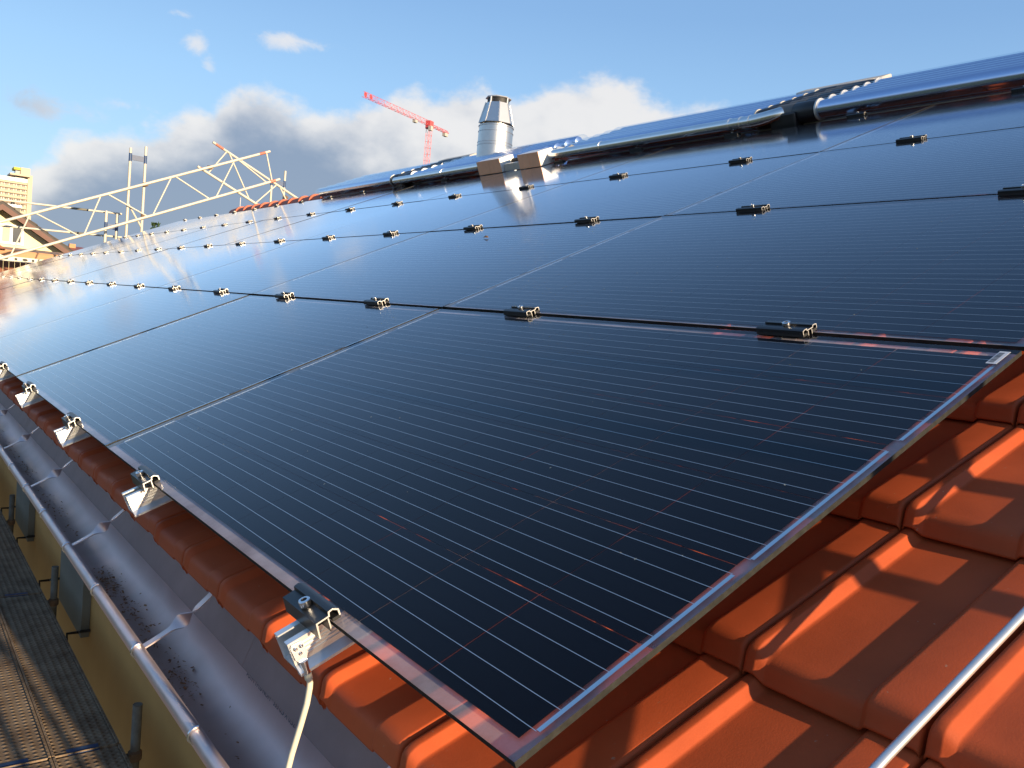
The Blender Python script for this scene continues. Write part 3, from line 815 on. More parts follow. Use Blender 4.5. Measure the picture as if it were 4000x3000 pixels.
# ------------------------------------------------------------------ earthing cable screwed to the nearest rail
ck = roof_thing('earthing_cable', 'cream earthing cable with metal lug screwed to the nearest rail end', 'cable')
lg = MB()
uL = RU[0]-0.0235
pl = [(-0.0525, uL-0.0005, -0.0150), (-0.0500, uL-0.0005, -0.0122), (-0.0390, uL-0.0005, -0.0130), (-0.0350, uL-0.0005, -0.0160), (-0.0365, uL-0.0030, -0.0310), (-0.0410, uL-0.0045, -0.0375), (-0.0470, uL-0.0045, -0.0375), (-0.0520, uL-0.0030, -0.0310)]
K_ = len(pl)
lg.v += [tuple(p) for p in pl] + [(p[0], p[1]+0.0018, p[2]) for p in pl]
lg.face(range(K_)); lg.face(range(2*K_-1, K_-1, -1))
for i in range(K_): lg.face((i, (i+1) % K_, K_+(i+1) % K_, K_+i))
lg.obj('lug_plate', M['steel'], ck)
for (a, b) in ((-0.0475, -0.0175), (-0.0400, -0.0175), (-0.0440, -0.0255)):
    s = MB(); s.lathe([(0.0001, 0), (0.0026, 0), (0.0024, -0.0011), (0.0014, -0.0017), (0.0012, -0.0009), (0.0001, -0.0009)], 12, axis='y', c=(a, uL-0.0022, b)); s.obj('screw', M['steel'], ck)
s = MB(); s.tube([(-0.0442, uL-0.0045, -0.0350), (-0.0448, uL-0.0050, -0.0440), (-0.0454, uL-0.0050, -0.0540)], 0.0045, 12, rs=[0.0052, 0.0044, 0.0044]); s.obj('crimp_sleeve', M['steel'], ck)
s = MB(); s.tube([(-0.0454, uL-0.0050, -0.0525), (-0.0460, uL-0.0050, -0.0600)], 0.0050, 12); s.obj('heat_shrink', M['cable'], ck)
s = MB(); s.tube([(-0.0458, uL-0.0050, -0.058), (-0.0466, uL-0.0050, -0.066), (-0.0490, uL-0.0045, -0.0720), (-0.058, uL-0.002, -0.090), (-0.074, uL+0.003, -0.116), (-0.094, uL+0.008, -0.146), (-0.118, uL+0.012, -0.184), (-0.15, uL+0.015, -0.24), (-0.17, uL+0.015, -0.33)], 0.0038, 12); s.obj('sheath', M['cable'], ck)

# ------------------------------------------------------------------ lightning rod lying over the tiles
lr = roof_thing('lightning_conductor', 'bare aluminium lightning conductor rod running up over the near tiles', 'lightning conductor')
s = MB(); s.tube([(-0.05, -0.178, -0.088), (0.10, -0.182, -0.083), (0.25, -0.187, -0.080), (0.5, -0.198, -0.0805), (0.9, -0.214, -0.079), (1.6, -0.23, -0.08), (4.4, -0.25, -0.08)], 0.0045, 12); s.obj('rod', M['rod'], lr)
for v, u in ((1.25, -0.222), (3.0, -0.24)):
    s = MB(); s.box((v-0.012, u-0.012, -0.118), (v+0.012, u+0.012, -0.086)); s.obj('holder', M['steel'], lr)

# ------------------------------------------------------------------ evacuated tube collectors
TR, TP, NT = 0.058, 0.122, 6
V0T, WT = 4.115, 0.052
tg = MB(); TLEN = 1.86
prof = [(TR, 0.0), (TR, TLEN-0.05)] + [(TR*math.cos(a), TLEN-0.05+TR*math.sin(a)) for a in [rad(x) for x in (15, 30, 45, 60, 75, 88)]]
tg.lathe(prof, 20, axis='y', closed=False); tubeglass_me = tg.mesh('glass_tube', M['tube_glass'])
ab = MB(); ab.lathe([(0.0500, -0.02), (0.0500, TLEN-0.11), (0.044, TLEN-0.095), (0.0001, TLEN-0.085)], 18, axis='y'); absorb_me = ab.mesh('absorber', M['absorber'])
gt = MB(); gt.lathe([(0.012, TLEN-0.088), (0.014, TLEN-0.05), (0.006, TLEN-0.02)], 10, axis='y'); getter_me = gt.mesh('getter', M['getter'])
sk = MB(); sk.lathe([(0.057, 0), (0.0605, 0.004), (0.0605, 0.10), (0.057, 0.135)], 16, axis='y'); socket_me = sk.mesh('socket', M['manifold'])
rg = MB(); rg.lathe([(0.058, -0.004), (0.061, -0.004), (0.061, 0.006), (0.058, 0.006)], 18, axis='y'); ring_me = rg.mesh('ring', M['alu'])
COL = [(2.52, 'right hand evacuated tube collector above the panels, near end', True), (6.98, 'left hand evacuated tube collector beyond the flue, far end', False)]
for um, label, right in COL:
    c = roof_thing('tube_collector', label, 'solar collector', (V0T, um, WT), 'evacuated tube collectors under the ridge')
    bx = MB(); bx.box((-0.075, -0.085, -0.105), ((NT-1)*TP+0.06, 0.085, 0.020)); me = bevel(bx.mesh('manifold', M['manifold']), 0.012, 2); put('manifold', me, c)
    cg = MB()
    for i in range(NT): cg.lathe([(0.054, -0.06), (0.059, -0.055), (0.059, 0.055), (0.054, 0.06)], 14, axis='y', c=(i*TP, 0, 0.002))
    cg.obj('manifold_cover', M['mangrey'], c)
    hb = MB(); hb.box(((NT-1)*TP+0.09, -0.18, -0.03), ((NT-1)*TP+0.21, 0.42, 0.055)); put('header_box', bevel(hb.mesh('header_box', M['beige']), 0.006, 1), c)
    for i in range(NT):
        for sgn in (1, -1):
            tilt = Matrix.Rotation(0 if sgn > 0 else PI, 4, 'Z')
            sck = put('socket', socket_me, c); sck.matrix_local = Matrix.Translation((i*TP, sgn*0.055, 0.0)) @ tilt
            L_ = sgn
            t = put('tube', tubeglass_me, c); t.matrix_local = Matrix.Translation((i*TP, sgn*0.20, random.uniform(-.0015, .0015))) @ tilt
            put('absorber', absorb_me, t); put('getter', getter_me, t)
            rr_ = put('ring', ring_me, t, (0, 0.004, 0))
    for vv in (0.02, (NT-1)*TP-0.05):
        fr = MB()
        fr.box((vv-0.02, -2.0, -0.098), (vv+0.02, 2.0, -0.062)); fr.obj('support_bar', M['gal'], c)
    for uu in (-1.6, -0.35, 0.35, 1.6):
        fr = MB(); fr.hexa([(-0.20, uu-0.02, -0.16), (0.70, uu-0.02, -0.16), (0.70, uu+0.02, -0.16), (-0.20, uu+0.02, -0.16),
                            (-0.20, uu-0.02, -0.13), (0.70, uu-0.02, -0.105), (0.70, uu+0.02, -0.105), (-0.20, uu+0.02, -0.13)]); fr.obj('foot_bracket', M['gal'], c)
# insulated pipe in bright cladding in front of the left collector
VP, WP, RP = 4.015, 0.060, 0.036
pp = roof_thing('insulated_pipe', 'shiny aluminium clad pipe running below the tube collectors to an elbow', 'pipe')
s = MB(); s.tube([(VP, 7.0, WP), (VP, 6.0, WP), (VP, 5.15, WP)], RP, 20); s.obj('pipe_run', M['foil'], pp)
s = MB(); s.tube([(VP, 4.75, WP), (VP, 3.6, WP), (VP, 2.70, WP)], RP, 20); s.obj('pipe_run', M['foil'], pp)
s = MB(); s.tube([(VP+0.02, 5.1, WP), (VP+0.02, 4.78, WP)], 0.024, 14); s.obj('inner_pipe', M['rubber'], pp)
el_pts = [(VP, 2.705, WP), (VP+0.003, 2.66, WP+0.001), (VP+0.010, 2.62, WP+0.004), (VP+0.022, 2.585, WP+0.007), (VP+0.040, 2.56, WP+0.009), (VP+0.065, 2.545, WP+0.009)]
s = MB(); s.tube(el_pts, RP+0.002, 20); s.obj('elbow', M['foil'], pp)
for u in (2.71, 2.78, 2.86, 4.0, 6.1):
    s = MB(); s.lathe([(RP, -0.004), (RP+0.004, -0.003), (RP+0.004, 0.003), (RP, 0.004)], 20, axis='y', c=(VP, u, WP), closed=False); s.obj('seam_band', M['foil'], pp)
# insulation boxes over the open pipe ends, brown paper towards the eave, sides coloured as if sunlit white
M['sunlit_white'] = pbr('sunlit_white_facing', (0.80, 0.79, 0.76), rough=0.45, metal=0.2, var=0.05, scale=30)
for u0_, u1_, dep, h_, lb in ((5.07, 5.39, 0.15, 0.112, 'brown faced box with sunlit white sides on the pipe, left of two below the flue'),
                              (4.57, 4.83, 0.15, 0.112, 'brown faced box with sunlit white sides on the pipe, right of two below the flue')):
    b = roof_thing('insulation_box', lb, 'box', (3.895, u0_, 0.003), 'brown faced boxes on the pipe')
    L_ = u1_-u0_
    s = MB(); s.box((0.0032, 0, 0), (dep, L_, h_)); put('body', bevel(s.mesh('body', M['sunlit_white']), 0.002, 1), b)
    s = MB(); s.box((0, 0.001, 0.001), (0.003, L_*0.48, h_-0.001)); s.obj('brown_face', M['card'], b)
    s = MB(); s.box((0, L_*0.48+0.002, 0.001), (0.003, L_-0.001, h_-0.001)); s.obj('brown_face', M['card'], b)
b = roof_thing('torn_foil', 'crumpled white foil sticking up from the right brown faced box', 'foil', (4.02, 4.36, 0.09))
s = MB()
random.seed(21)
pts_ = [[Vector((0.02*j+random.uniform(-.006, .006), 0.055*i, 0.012*math.sin(i*1.9+j)+random.uniform(-.008, .010))) for j in range(4)] for i in range(5)]
for i in range(4):
    for j in range(3): s.quad(pts_[i][j], pts_[i][j+1], pts_[i+1][j+1], pts_[i+1][j])
s.obj('foil_sheet', M['sunlit_white'], b)
b = roof_thing('sheet_metal_flashing', 'low bright metal flashing lying between the two brown faced boxes', 'flashing', (3.915, 4.85, 0.004))
s = MB(); s.box((0, 0, 0), (0.003, 0.20, 0.055)); s.box((0.0032, 0, 0.052), (0.06, 0.20, 0.055)); s.obj('sheet', M['alu'], b)

# ------------------------------------------------------------------ steel flue with octagonal cowl
FX, FY = 4.25, 6.2
fl = thing('chimney_flue', 'round stainless steel chimney flue with tapered octagonal cowl behind the collectors', 'chimney', (FX, FY, 0))
s = MB(); s.lathe([(0.1681, 1.5), (0.1681, 1.92), (0.1673, 2.045)], 40); s.obj('pipe', M['flue'], fl)
s = MB(); s.lathe([(0.1656, 2.045), (0.1706, 2.047), (0.1706, 2.055), (0.1665, 2.058), (0.1665, 2.072), (0.1706, 2.075), (0.1706, 2.081), (0.1665, 2.083), (0.1665, 2.175), (0.1706, 2.177), (0.1706, 2.183), (0.1640, 2.185), (0.1640, 2.228), (0.1714, 2.230), (0.1714, 2.238), (0.1230, 2.240)], 40); s.obj('collar', M['flue'], fl)
s = MB(); s.lathe([(0.1230, 2.235), (0.1230, 2.32), (0.0164, 2.33)], 24); s.obj('inner_pipe', M['flue'], fl)
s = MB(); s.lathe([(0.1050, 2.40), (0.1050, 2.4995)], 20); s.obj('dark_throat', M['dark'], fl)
for i in range(8):
    a0, a1 = 2*PI*(i+0.35)/8, 2*PI*(i+1.35)/8
    def pt(r, a, z): return (r*math.cos(a), r*math.sin(a), z)
    s = MB()
    rb, rt_, zb, zt = 0.168, 0.1165, 2.262, 2.455
    g0, g1 = a0+0.018, a1-0.018
    s.hexa([pt(rb-.004, g0, zb), pt(rb-.004, g1, zb), pt(rb, g1, zb), pt(rb, g0, zb), pt(rt_-.004, g0, zt), pt(rt_-.004, g1, zt), pt(rt_, g1, zt), pt(rt_, g0, zt)])
    s.obj('cowl_panel', M['flue'], fl)
    s = MB(); s.tube([pt(rb+.002, a0, zb-.003), pt(rt_+.002, a0, zt+.004)], 0.0055, 6)
    if i % 2 == 0: s.tube([pt(rt_-.006, a0, zt-.01), pt(rt_-.006, a0, 2.505)], 0.010, 6)
    s.obj('cowl_rib', M['flue'], fl)
s = MB(); s.lathe([(0.1230, 2.500), (0.1279, 2.503), (0.1230, 2.512), (0.0492, 2.52)], 8, smooth=False); s.obj('cap', M['gal'], fl)

# ------------------------------------------------------------------ far gable: lattice girders, posts, guard rails
YT = U_END+0.95
def girder(p0, p1, q0, q1, zig, y, label, ends):
    t = thing('lattice_girder', label, 'lattice girder', (0, y, 0), group='lattice girders at the far gable')
    P0, P1, Q0, Q1 = [Vector((p[0], 0, p[1])) for p in (p0, p1, q0, q1)]
    s = MB(); s.tube([P0, P1], 0.024, 12); s.obj('chord', M['scaf'], t)
    s = MB(); s.tube([Q0, Q1], 0.024, 12); s.obj('chord', M['scaf'], t)
    for (top, bot) in zig:
        s = MB(); s.tube([P0.lerp(P1, top), Q0.lerp(Q1, bot)], 0.0135, 10); s.obj('brace', M['scaf'], t)
    for (a, b) in ends:
        s = MB(); s.tube([a, b], 0.0255, 12); s.obj('red_tube_end', M['scafred'], t)
    return t
# first girder climbs with the near slope
gp0, gp1, gq0, gq1 = (0.2, 0.87), (5.52, 3.27), (0.2, 0.27), (5.75, 2.78)
zig = []
def prm(x, a, b): return (x-a[0])/(b[0]-a[0])
for tx, bx_ in ((2.60, 2.37), (2.70, 3.38), (3.74, 3.46), (3.80, 4.44), (4.85, 4.55), (4.92, 5.50), (5.45, 5.60), (1.55, 1.30), (1.62, 2.30), (0.5, 0.25), (.56, 1.22)):
    zig.append((prm(tx, gp0, gp1), prm(bx_, gq0, gq1)))
dv_ = (Vector((gp1[0], 0, gp1[1]))-Vector((gp0[0], 0, gp0[1]))).normalized()
e1 = Vector((gp1[0], 0, gp1[1])); e2 = Vector((gq1[0], 0, gq1[1]))
girder(gp0, gp1, gq0, gq1, zig, YT, 'long white lattice girder climbing from left to right beyond the far gable', [(e1-dv_*0.22, e1-dv_*0.10), (e2-dv_*0.20, e2-dv_*0.09)])
hp0, hp1, hq0, hq1 = (4.45, 3.24), (7.2, 2.01), (4.20, 2.75), (7.0, 1.50)
zig = []
for tx, bx_ in ((4.72, 4.40), (4.76, 5.20), (5.72, 5.32), (5.78, 6.3)):
    zig.append((prm(tx, hp0, hp1), prm(bx_, hq0, hq1)))
f1 = Vector((hp0[0], 0, hp0[1])); f2 = Vector((hq0[0], 0, hq0[1])); dh = (Vector((hp1[0], 0, hp1[1]))-f1).normalized()
girder(hp0, hp1, hq0, hq1, zig, YT+0.056, 'short white lattice girder sloping down to the right across the longer one', [(f1+dh*0.06, f1+dh*0.22), (f2+dh*0.05, f2+dh*0.12)])
def frame(y, posts, ledger, label, extra=()):
    t = thing('scaffold_bay', label, 'scaffold frame', (0, y, 0), group='scaffold frames at the gables')
    for (x, z0, z1) in posts:
        s = MB(); s.tube([(x, 0, z0), (x, 0, z1)], 0.024, 12); s.obj('post', M['scaf'], t)
        s = MB(); s.tube([(x, 0, ledger[0][2]-0.07), (x, 0, ledger[0][2]+0.07)], 0.0265, 12); s.obj('blue_sleeve', M['scafblue'], t)
    for (x0, x1, z) in ledger:
        s = MB(); s.box((x0+0.026, -0.012, z-0.045), (x1-0.026, 0.012, z+0.045)); s.obj('ledger', M['scafblue'] if z == ledger[0][2] else M['scaf'], t)
    for (a, b) in extra:
        s = MB(); s.tube([a, b], 0.016, 8); s.obj('tie', M['scaf'], t)
    return t
frame(YT+0.06, [(3.30, -6.9, 2.93), (3.05, -6.9, 2.86)], [(3.05, 3.30, 2.70), (3.05, 3.30, 1.2)], 'tall scaffold frame with blue crossbar crossing the long girder',
      [((3.05, 0, 1.9), (3.30, 0, 1.5))])
frame(YT+0.5, [(2.80, -6.9, 1.75), (2.98, -6.9, 1.72)], [(2.80, 2.98, 1.48), (2.80, 2.98, 1.0)], 'short scaffold frame beside a small tree at the far gable')
frame(YT+1.4, [(6.40, -6.9, 3.18), (6.12, -6.9, 2.90)], [(6.12, 6.40, 2.90), (6.12, 6.40, 1.4)], 'scaffold frame at the right behind the orange ridge tiles')
frame(-1.24, [(0.878, -6.9, 2.4), (0.655, -6.9, 2.4)], [(0.655, 0.878, 2.2), (0.655, 0.878, -0.6)], 'scaffold frame standing at the near gable beside the camera')
for i, (x0, z0, x1, z1, lb) in enumerate(((-0.5, 1.66, 3.08, 1.74, 'upper white guard rail at far left behind the long girder'), (-0.5, 1.22, 3.10, 1.32, 'lower white guard rail at far left behind the long girder'))):
    t = thing('guard_rail', lb, 'guard rail', (0, YT+0.62, 0), group='guard rails at the far gable')
    s = MB(); s.tube([(x0, 0, z0), (x1, 0, z1)], 0.019, 10); s.obj('tube', M['scaf'], t)
    s = MB(); s.tube([(2.25, 0, z0+(z1-z0)*0.77), (2.52, 0, z0+(z1-z0)*0.84)], 0.0205, 10); s.obj('grey_sleeve', M['shutter'], t)
for (x, z, y, lb) in ((3.30, 2.26, YT+0.02, 'rusty coupler joining the tall frame to the upper girder chord'), (3.30, 1.70, YT+0.02, 'rusty coupler joining the tall frame to the lower girder chord'),
                      (4.40, 2.76, YT+0.02, 'rusty coupler where the two girders cross at left'), (6.40, 2.62, YT+1.3, 'rusty coupler on the right scaffold frame')):
    t = thing('coupler', lb, 'coupler', (x, y, z), group='rusty scaffold couplers')
    s = MB(); s.lathe([(0.026, -0.035), (0.036, -0.03), (0.036, 0.03), (0.026, 0.035)], 10); s.obj('clamp_ring', M['rust'], t)
    s = MB(); s.box((0.030, -0.02, -0.02), (0.058, 0.02, 0.02)); s.obj('nut', M['rust'], t)
t = thing('lightning_tip', 'thin upright rod standing behind the far end of the ridge tiles', 'rod', (4.49, 14.0, 0))
s = MB(); s.tube([(0, 0, 1.6), (0, 0, 2.12)], 0.008, 8); s.obj('rod', M['gal'], t)

# ------------------------------------------------------------------ scaffold below the gutter
ZD = -2.0
BAYS = [(1.41, 3.97), (3.99, 6.55), (6.57, 9.13), (9.15, 11.71), (11.73, 14.3)]
pk = MB(); Lp, Wp = 2.56, 0.315
pk.box((0.0, 0, -0.012), (Wp, Lp, 0.0)); pk_deck = pk.mesh('deck_plate', M['plank'])
pr_ = MB(); pr_.box((0, 0, -0.06), (0.012, Lp, 0.010)); pr_.box((Wp-0.012, 0, -0.06), (Wp, Lp, 0.010)); pk_rim = pr_.mesh('side_rim', M['plank'])
pe = MB(); pe.box((0.013, -0.004, -0.058), (Wp-0.013, 0.0, 0.006)); pk_end = pe.mesh('end_cap', M['plank'])
pl_ = MB(); pl_.box((0.07, -0.006, -0.045), (0.22, -0.0045, 0.0)); pl_.box((0.07, 0.012, 0.0006), (0.22, 0.05, 0.0012)); pk_lab = pl_.mesh('blue_label', M['scafblue'])
for b, (y0, y1) in enumerate(BAYS):
    for j, x in enumerate((0.003, 0.322, -0.316)):
        side = ('middle lane', 'lane nearest the wall', 'outermost lane')[j]
        p = thing('scaffold_plank', f'rusty steel scaffold plank, {side}, {ORD[b]} bay from the camera', 'scaffold plank', (x, y0, ZD), group='scaffold planks below the gutter')
        put('deck_plate', pk_deck, p); put('side_rim', pk_rim, p); put('end_cap', pk_end, p); put('blue_label', pk_lab, p)
for i, y in enumerate((1.40, 3.98, 6.56, 9.14, 11.72)):
    t = thing('scaffold_post', f'grey scaffold upright ending just above the planks, {ORD[i]} from the camera', 'scaffold post', (0, y, 0), group='scaffold posts beside the ochre wall')
    s = MB(); s.tube([(0.715, 0, -6.98), (0.715, 0, -1.80)], 0.0245, 14); s.lathe([(0.0175, -1.80), (0.0245, -1.799)], 14, c=(0.715, 0, 0), closed=False); s.obj('post', M['oldgal'], t)
    s = MB(); s.tube([(-0.36, 0, ZD-0.085), (0.69, 0, ZD-0.085)], 0.022, 10); s.obj('ledger', M['oldgal'], t)
    s = MB(); s.tube([(-0.36, 0, -6.98), (-0.36, 0, ZD+0.2)], 0.0245, 14); s.obj('post', M['oldgal'], t)
    s = MB(); s.lathe([(0.026, ZD-0.11), (0.036, ZD-0.10), (0.036, ZD-0.06), (0.026, ZD-0.05)], 12, c=(0.715, 0, 0)); s.obj('coupler', M['rust'], t)

# ------------------------------------------------------------------ tower crane in the distance
mast_top = Vector((126.3, 215.0, 55.6))
jd = (Vector((98.5, 202.5, 0))-Vector((126.3, 215.0, 0))).normalized()
jang = math.atan2(jd.y, jd.x)
cr = thing('tower_crane', 'red tower crane with long lattice jib against the clouds', 'crane', (mast_top.x, mast_top.y, 0), (0, 0, jang))
def lattice(mb, a, b, sec, n, r):
    """square or triangular lattice between stations a and b along axis; sec gives corner offsets"""
    A, B = Vector(a), Vector(b)
    K = len(sec)
    for o in sec: mb.tube([A+Vector(o), B+Vector(o)], r, 4)
    for i in range(n):
        p, q = A.lerp(B, i/n), A.lerp(B, (i+1)/n)
        for k in range(K):
            o1, o2 = Vector(sec[k]), Vector(sec[(k+1) % K])
            mb.tube([p+o1, q+o2] if i % 2 else [p+o2, q+o1], r*0.55, 4); mb.tube([p+o1, p+o2], r*0.55, 4)
h = 0.62
s = MB(); lattice(s, (0, 0, -7), (0, 0, 54.6), [(h, h, 0), (-h, h, 0), (-h, -h, 0), (h, -h, 0)], 34, 0.062); s.obj('mast', M['crane'], cr)
s = MB(); lattice(s, (-1, 0, 55.6), (30.3, 0, 55.6), [(0, 0.55, 0), (0, -0.55, 0), (0, 0, 1.35)], 22, 0.052); s.obj('jib', M['crane'], cr)
s = MB(); lattice(s, (-9.5, 0, 55.6), (-1.2, 0, 55.6), [(0, 0.55, 0), (0, -0.55, 0), (0, 0, 0.7)], 6, 0.07); s.obj('counter_jib', M['crane'], cr)
s = MB(); s.box((-0.9, -0.8, 54.62), (0.9, 0.8, 56.9)); s.obj('slewing_head', M['crane'], cr)
s = MB(); s.box((0.5, 0.75, 53.9), (1.6, 1.7, 55.2)); s.obj('cab', M['cranegrey'], cr)
s = MB(); s.box((-9.2, -0.5, 54.5), (-7.6, 0.5, 55.45)); s.obj('counterweight', M['cranegrey'], cr)
s = MB(); s.box((6.6, -0.5, 54.7), (7.7, 0.5, 55.45)); s.obj('trolley', M['cranegrey'], cr)
for x in (26.5, 28.8):
    s = MB(); s.tube([(x, -0.62, 56.5), (x, -0.56, 56.5)], 0.62, 12); s.obj('sign_plate', M['crane'], cr)

# ------------------------------------------------------------------ concrete tower block
K3 = 3.0
def fx(x): return -0.446+(x+0.446)*K3
def fz(z): return 0.373+(z-0.373)*K3
TY = 600.0
tw = thing('office_tower', 'tall concrete office tower with window bands at far left', 'tower block', (0, TY, 0))
s = MB(); s.box((fx(5), 0.5, -7), (fx(23.72), 30, fz(20.3))); s.obj('core', M['concrete'], tw)
s = MB(); s.box((fx(23.74), -0.6, -7), (fx(24.58), 22, fz(21.95))); s.obj('stair_shaft', M['concrete'], tw)
s = MB(); s.box((fx(5), -0.4, fz(20.31)), (fx(23.72), 30, fz(21.12))); s.obj('parapet', M['concretelight'], tw)
for k in range(13):
    zt = 20.25-0.985*k
    s = MB(); s.box((fx(5), -0.5, fz(zt-0.30)), (fx(23.70), 0.45, fz(zt-0.02))); s.obj('spandrel', M['concrete'], tw)
    s = MB(); s.box((fx(5), -0.9, fz(zt-0.40)), (fx(23.70), 0.45, fz(zt-0.36))); s.obj('sun_louvre', M['concrete'], tw)
    w_ = MB(); fr_ = MB()
    x = 23.55
    wb = tw
    while x > 18.2:
        o = MB(); o.box((fx(x-0.32), 0.30, fz(zt-0.80)), (fx(x-0.04), 0.47, fz(zt-0.42)))
        oo = o.obj('window', M['winglass'], tw)
        if int(x*10+k*3) % 3:
            p_ = MB(); p_.box((fx(x-0.17), 0.1, fz(zt-0.80)), (fx(x-0.06), 0.28, fz(zt-0.42))); p_.obj('blind', M['concretelight'], oo)
        x -= 0.42
s = MB(); s.box((fx(20.5), -3, fz(21.5)), (fx(24.05), 12, fz(21.85))); s.obj('terrace_slab', M['concrete'], tw)
s = MB(); s.box((fx(21.5), 0.6, fz(21.13)), (fx(23.2), 9, fz(21.5))); s.obj('plant_storey', M['winglass'], tw)
s = MB(); s.box((fx(22.35), -2, fz(21.86)), (fx(24.03), 9, fz(23.25))); s.obj('roof_house', M['concrete'], tw)
s = MB(); s.box((fx(21.15), -2.2, fz(22.65)), (fx(22.3), 8, fz(23.15))); s.obj('roof_sign_box', M['yellowpanel'], tw)
s = MB(); s.box((fx(21.5), -0.5, fz(21.86)), (fx(22.3), 6, fz(22.64))); s.obj('roof_window', M['winglass'], tw)

# ------------------------------------------------------------------ yellow neighbour house
HY = 30.0
nh = thing('neighbour_house', 'pale yellow gabled house with dark roof at far left', 'house', (0, HY, 0))
ax_, az_ = 2.55, 2.66            # apex of the gable
sl_ = 0.645
def gz(x): return az_-abs(x-ax_)*sl_
s = MB(); xe0, xe1 = ax_-3.4, ax_+3.4
zE = gz(xe1)-0.15
s.v = [(xe0, 0, -7), (xe1, 0, -7), (xe1, 0, zE), (ax_, 0, az_-0.15), (xe0, 0, zE), (xe0, 9, -7), (xe1, 9, -7), (xe1, 9, zE), (ax_, 9, az_-0.15), (xe0, 9, zE)]
for q in ((0, 1, 2, 3, 4), (9, 8, 7, 6, 5), (1, 6, 7, 2), (0, 4, 9, 5), (2, 7, 8, 3), (3, 8, 9, 4)): s.face(q)
s.obj('wall', M['yellowwall'], nh)
for sg in (1, -1):
    x1 = ax_+sg*4.0; z1 = az_-4.0*sl_
    s = MB(); s.hexa([(ax_, -0.5, az_-0.06), (x1, -0.5, z1-0.06), (x1, 9.5, z1-0.06), (ax_, 9.5, az_-0.06), (ax_, -0.5, az_+0.06), (x1, -0.5, z1+0.06), (x1, 9.5, z1+0.06), (ax_, 9.5, az_+0.06)]); rfo = s.obj('roof', M['darkroof'], nh)
    s = MB(); s.hexa([(ax_, -0.54, az_-0.19), (x1, -0.54, z1-0.19), (x1, -0.503, z1-0.19), (ax_, -0.503, az_-0.19), (ax_, -0.54, az_-0.02), (x1, -0.54, z1-0.02), (x1, -0.503, z1-0.02), (ax_, -0.503, az_-0.02)]); s.obj('bargeboard', M['brownboard'], nh)
    s = MB(); s.hexa([(ax_, -0.5, az_-0.14), (x1, -0.5, z1-0.14), (x1, 0, z1-0.14), (ax_, 0, az_-0.14), (ax_, -0.5, az_-0.10), (x1, -0.5, z1-0.10), (x1, 0, z1-0.10), (ax_, 0, az_-0.10)]); s.obj('soffit', M['brownboard'], nh)
    nt_ = 13
    for i in range(nt_):
        d0 = 4.0*i/nt_; d1 = 4.0*(i+1)/nt_+0.03
        xa, xb = ax_+sg*d0, ax_+sg*d1
        s = MB(); s.hexa([(xa, -0.52, az_-d0*sl_+0.062), (xb, -0.52, az_-d1*sl_+0.062), (xb, -0.2, az_-d1*sl_+0.062), (xa, -0.2, az_-d0*sl_+0.062),
                          (xa, -0.52, az_-d0*sl_+0.075), (xb, -0.52, az_-d1*sl_+0.11), (xb, -0.2, az_-d1*sl_+0.11), (xa, -0.2, az_-d0*sl_+0.075)]); s.obj('verge_tile', M['darkroof'], rfo)
s = MB(); s.box((2.52, -0.05, 1.47), (3.20, -0.002, 2.08)); wf = s.obj('window', M['winframe'], nh)
s = MB(); s.box((2.62, -0.075, 1.55), (2.82, -0.052, 2.00)); s.obj('pane', M['blind'], wf)
s = MB(); s.box((2.90, -0.075, 1.55), (3.12, -0.052, 2.02)); s.obj('pane', M['winglass'], wf)
s = MB(); s.box((2.99, 3.0, 1.6), (3.42, 3.5, 2.84)); ch = s.obj('chimney', M['shutter'], nh)
s = MB(); s.box((2.98, 2.95, 2.842), (3.46, 3.55, 2.93)); s.obj('chimney_cap', M['whitepaint'], ch)
s = MB(); s.lathe([(0.07, 2.932), (0.05, 3.0), (0.06, 3.02), (0.02, 3.12)], 10, c=(3.22, 3.25, 0)); s.obj('cowl', M['black'], ch)
# half dismantled wooden lean-to in front of it, with a perforated scaffold board
lt = thing('lean_to', 'red brown boarded lean-to roof edge below the yellow house', 'shed', (0, 19, 0))
s = MB(); s.hexa([(-2, 0.4, 0.955), (3.5, 0.4, 0.955), (3.5, 1.6, 1.05), (-2, 1.6, 1.05), (-2, 0.4, 0.975), (3.5, 0.4, 0.975), (3.5, 1.6, 1.07), (-2, 1.6, 1.07)]); s.obj('sheathing', M['board'], lt)
s = MB(); s.box((-2, 0.35, 0.80), (3.5, 0.395, 0.972)); s.obj('edge_beam', M['board'], lt)
x = -1.0
while x < 3.3:
    s = MB(); s.box((x, 0.38, -3.0), (x+0.094, 0.402-0.004*(int(x*10) % 2), 0.795)); s.obj('wall_board', M['redwood'], lt); x += 0.1
s = MB(); s.v = [(-2.0, 0.2, 0.978), (1.25, 0.2, 0.978), (1.62, 0.2, 0.978), (0.9, 0.3, 1.45), (-2.0, 0.3, 1.45), (-2, .5, .978), (1.62, .5, .978), (.9, .55, 1.45), (-2, .55, 1.45)]
for q in ((0, 1, 2, 3, 4), (5, 8, 7, 6), (0, 5, 6, 2), (2, 6, 7, 3), (3, 7, 8, 4)): s.face(q)
s.obj('red_roof_end', M['redwood'], lt)
sb = thing('perforated_board', 'pale scaffold toe board with dark oval holes below the yellow house', 'toe board', (0, 18.9, 0))
s = MB(); s.box((0.2, 0, 0.735), (3.2, 0.04, 0.835)); s.obj('board', M['scaf'], sb)
for x, w_ in ((1.76, .028), (1.92, .05), (2.06, .026), (1.4, .03), (1.58, .05)):
    s = MB(); s.tube([(x, -0.003, 0.79), (x, 0.02, 0.79)], 0.026, 12)
    for i, p in enumerate(s.v): s.v[i] = (x+(p[0]-x)*w_/0.026, p[1], p[2])
    s.obj('hole', M['dark'], sb)
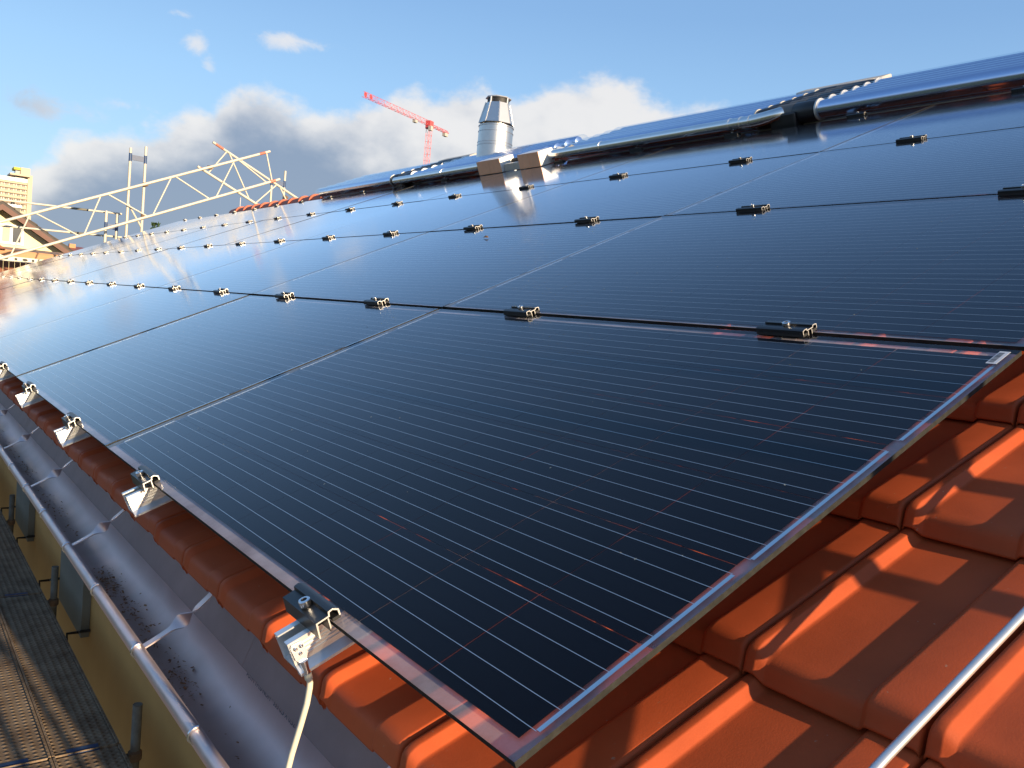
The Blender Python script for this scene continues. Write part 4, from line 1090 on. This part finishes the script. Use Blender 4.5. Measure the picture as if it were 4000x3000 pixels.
dr = thing('distant_house', 'distant low red roof with square chimney behind the panels', 'house', (0, 60, 0))
s = MB(); s.hexa([(7.5, 0, -7), (11.6, 0, -7), (11.6, 6, -7), (7.5, 6, -7), (7.5, 0, 2.55), (11.6, 0, 2.55), (11.6, 6, 2.55), (7.5, 6, 2.55)]); s.obj('wall', M['yellowwall'], dr)
s = MB(); s.v = [(7.2, -0.3, 2.5), (11.9, -0.3, 2.5), (11.9, 6.3, 2.5), (7.2, 6.3, 2.5), (8.6, 3, 2.98), (10.6, 3, 2.98)]
for q in ((0, 1, 5, 4), (1, 2, 5), (2, 3, 4, 5), (3, 0, 4), (3, 2, 1, 0)): s.face(q)
rr_ = s.obj('roof', M['ridge'], dr)
s = MB(); s.box((9.68, 2.0, 2.5), (10.05, 2.4, 3.10)); s.obj('chimney', M['board'], rr_)

# ------------------------------------------------------------------ vegetation
def leafy(mb, c, rx, rz, n, s0, s1):
    for i in range(n):
        while True:
            p = Vector((random.uniform(-1, 1), random.uniform(-1, 1), random.uniform(-1, 1)))
            if p.length < 1: break
        q = Vector((c[0]+p.x*rx, c[1]+p.y*rx, c[2]+p.z*rz)); s_ = random.uniform(s0, s1)
        a = Vector((random.gauss(0, 1), random.gauss(0, 1), random.gauss(0, 1))).normalized(); b = a.orthogonal().normalized()
        mb.quad(q-a*s_, q-b*s_*0.45, q+a*s_, q+b*s_*0.45)
random.seed(5)
tr_ = thing('pine_tree', 'small dark green pine tip rising behind the far panels', 'tree', (10.7, 45, -7))
s = MB(); s.tube([(0, 0, 0), (0.1, 0, 5), (0.05, 0, 10.4)], 0.2, 8, rs=[0.22, 0.14, 0.03]); s.obj('trunk', M['bark'], tr_)
s = MB()
for k in range(46):
    zz = random.uniform(4.0, 10.7); sp = 0.25+0.16*(10.9-zz); a = random.uniform(0, 2*PI); rr_ = sp*random.uniform(0.2, 1)
    leafy(s, (rr_*math.cos(a), rr_*math.sin(a), zz), 0.28, 0.2, 42, 0.08, 0.2)
s.obj('crown', M['needles'], tr_)
for i, (x, y, hgt, rr_) in enumerate(((2.3, 18.0, 4.2, 1.1), (1.4, 15.6, 3.9, 1.0), (0.3, 14.2, 3.6, 1.1), (-0.9, 16.4, 4.2, 1.2), (-2.2, 13.5, 3.2, 1.1))):
    b = thing('shrub', f'leafy green shrub in the yard beyond the scaffold planks, {ORD[i]} from the house side', 'shrub', (x, y, -7), group='shrubs below the far gable')
    s = MB(); s.tube([(0, 0, 0), (0.05, 0.05, hgt*0.7)], 0.05, 6, rs=[0.07, 0.02]); s.obj('stem', M['bark'], b)
    s = MB()
    for k in range(26):
        a = random.uniform(0, 2*PI); q = rr_*math.sqrt(random.random())*0.8
        leafy(s, (q*math.cos(a), q*math.sin(a), random.uniform(0.4, 1)*hgt), 0.38, 0.34, 46, 0.05, 0.12)
    s.obj('crown', M['leaf'], b)
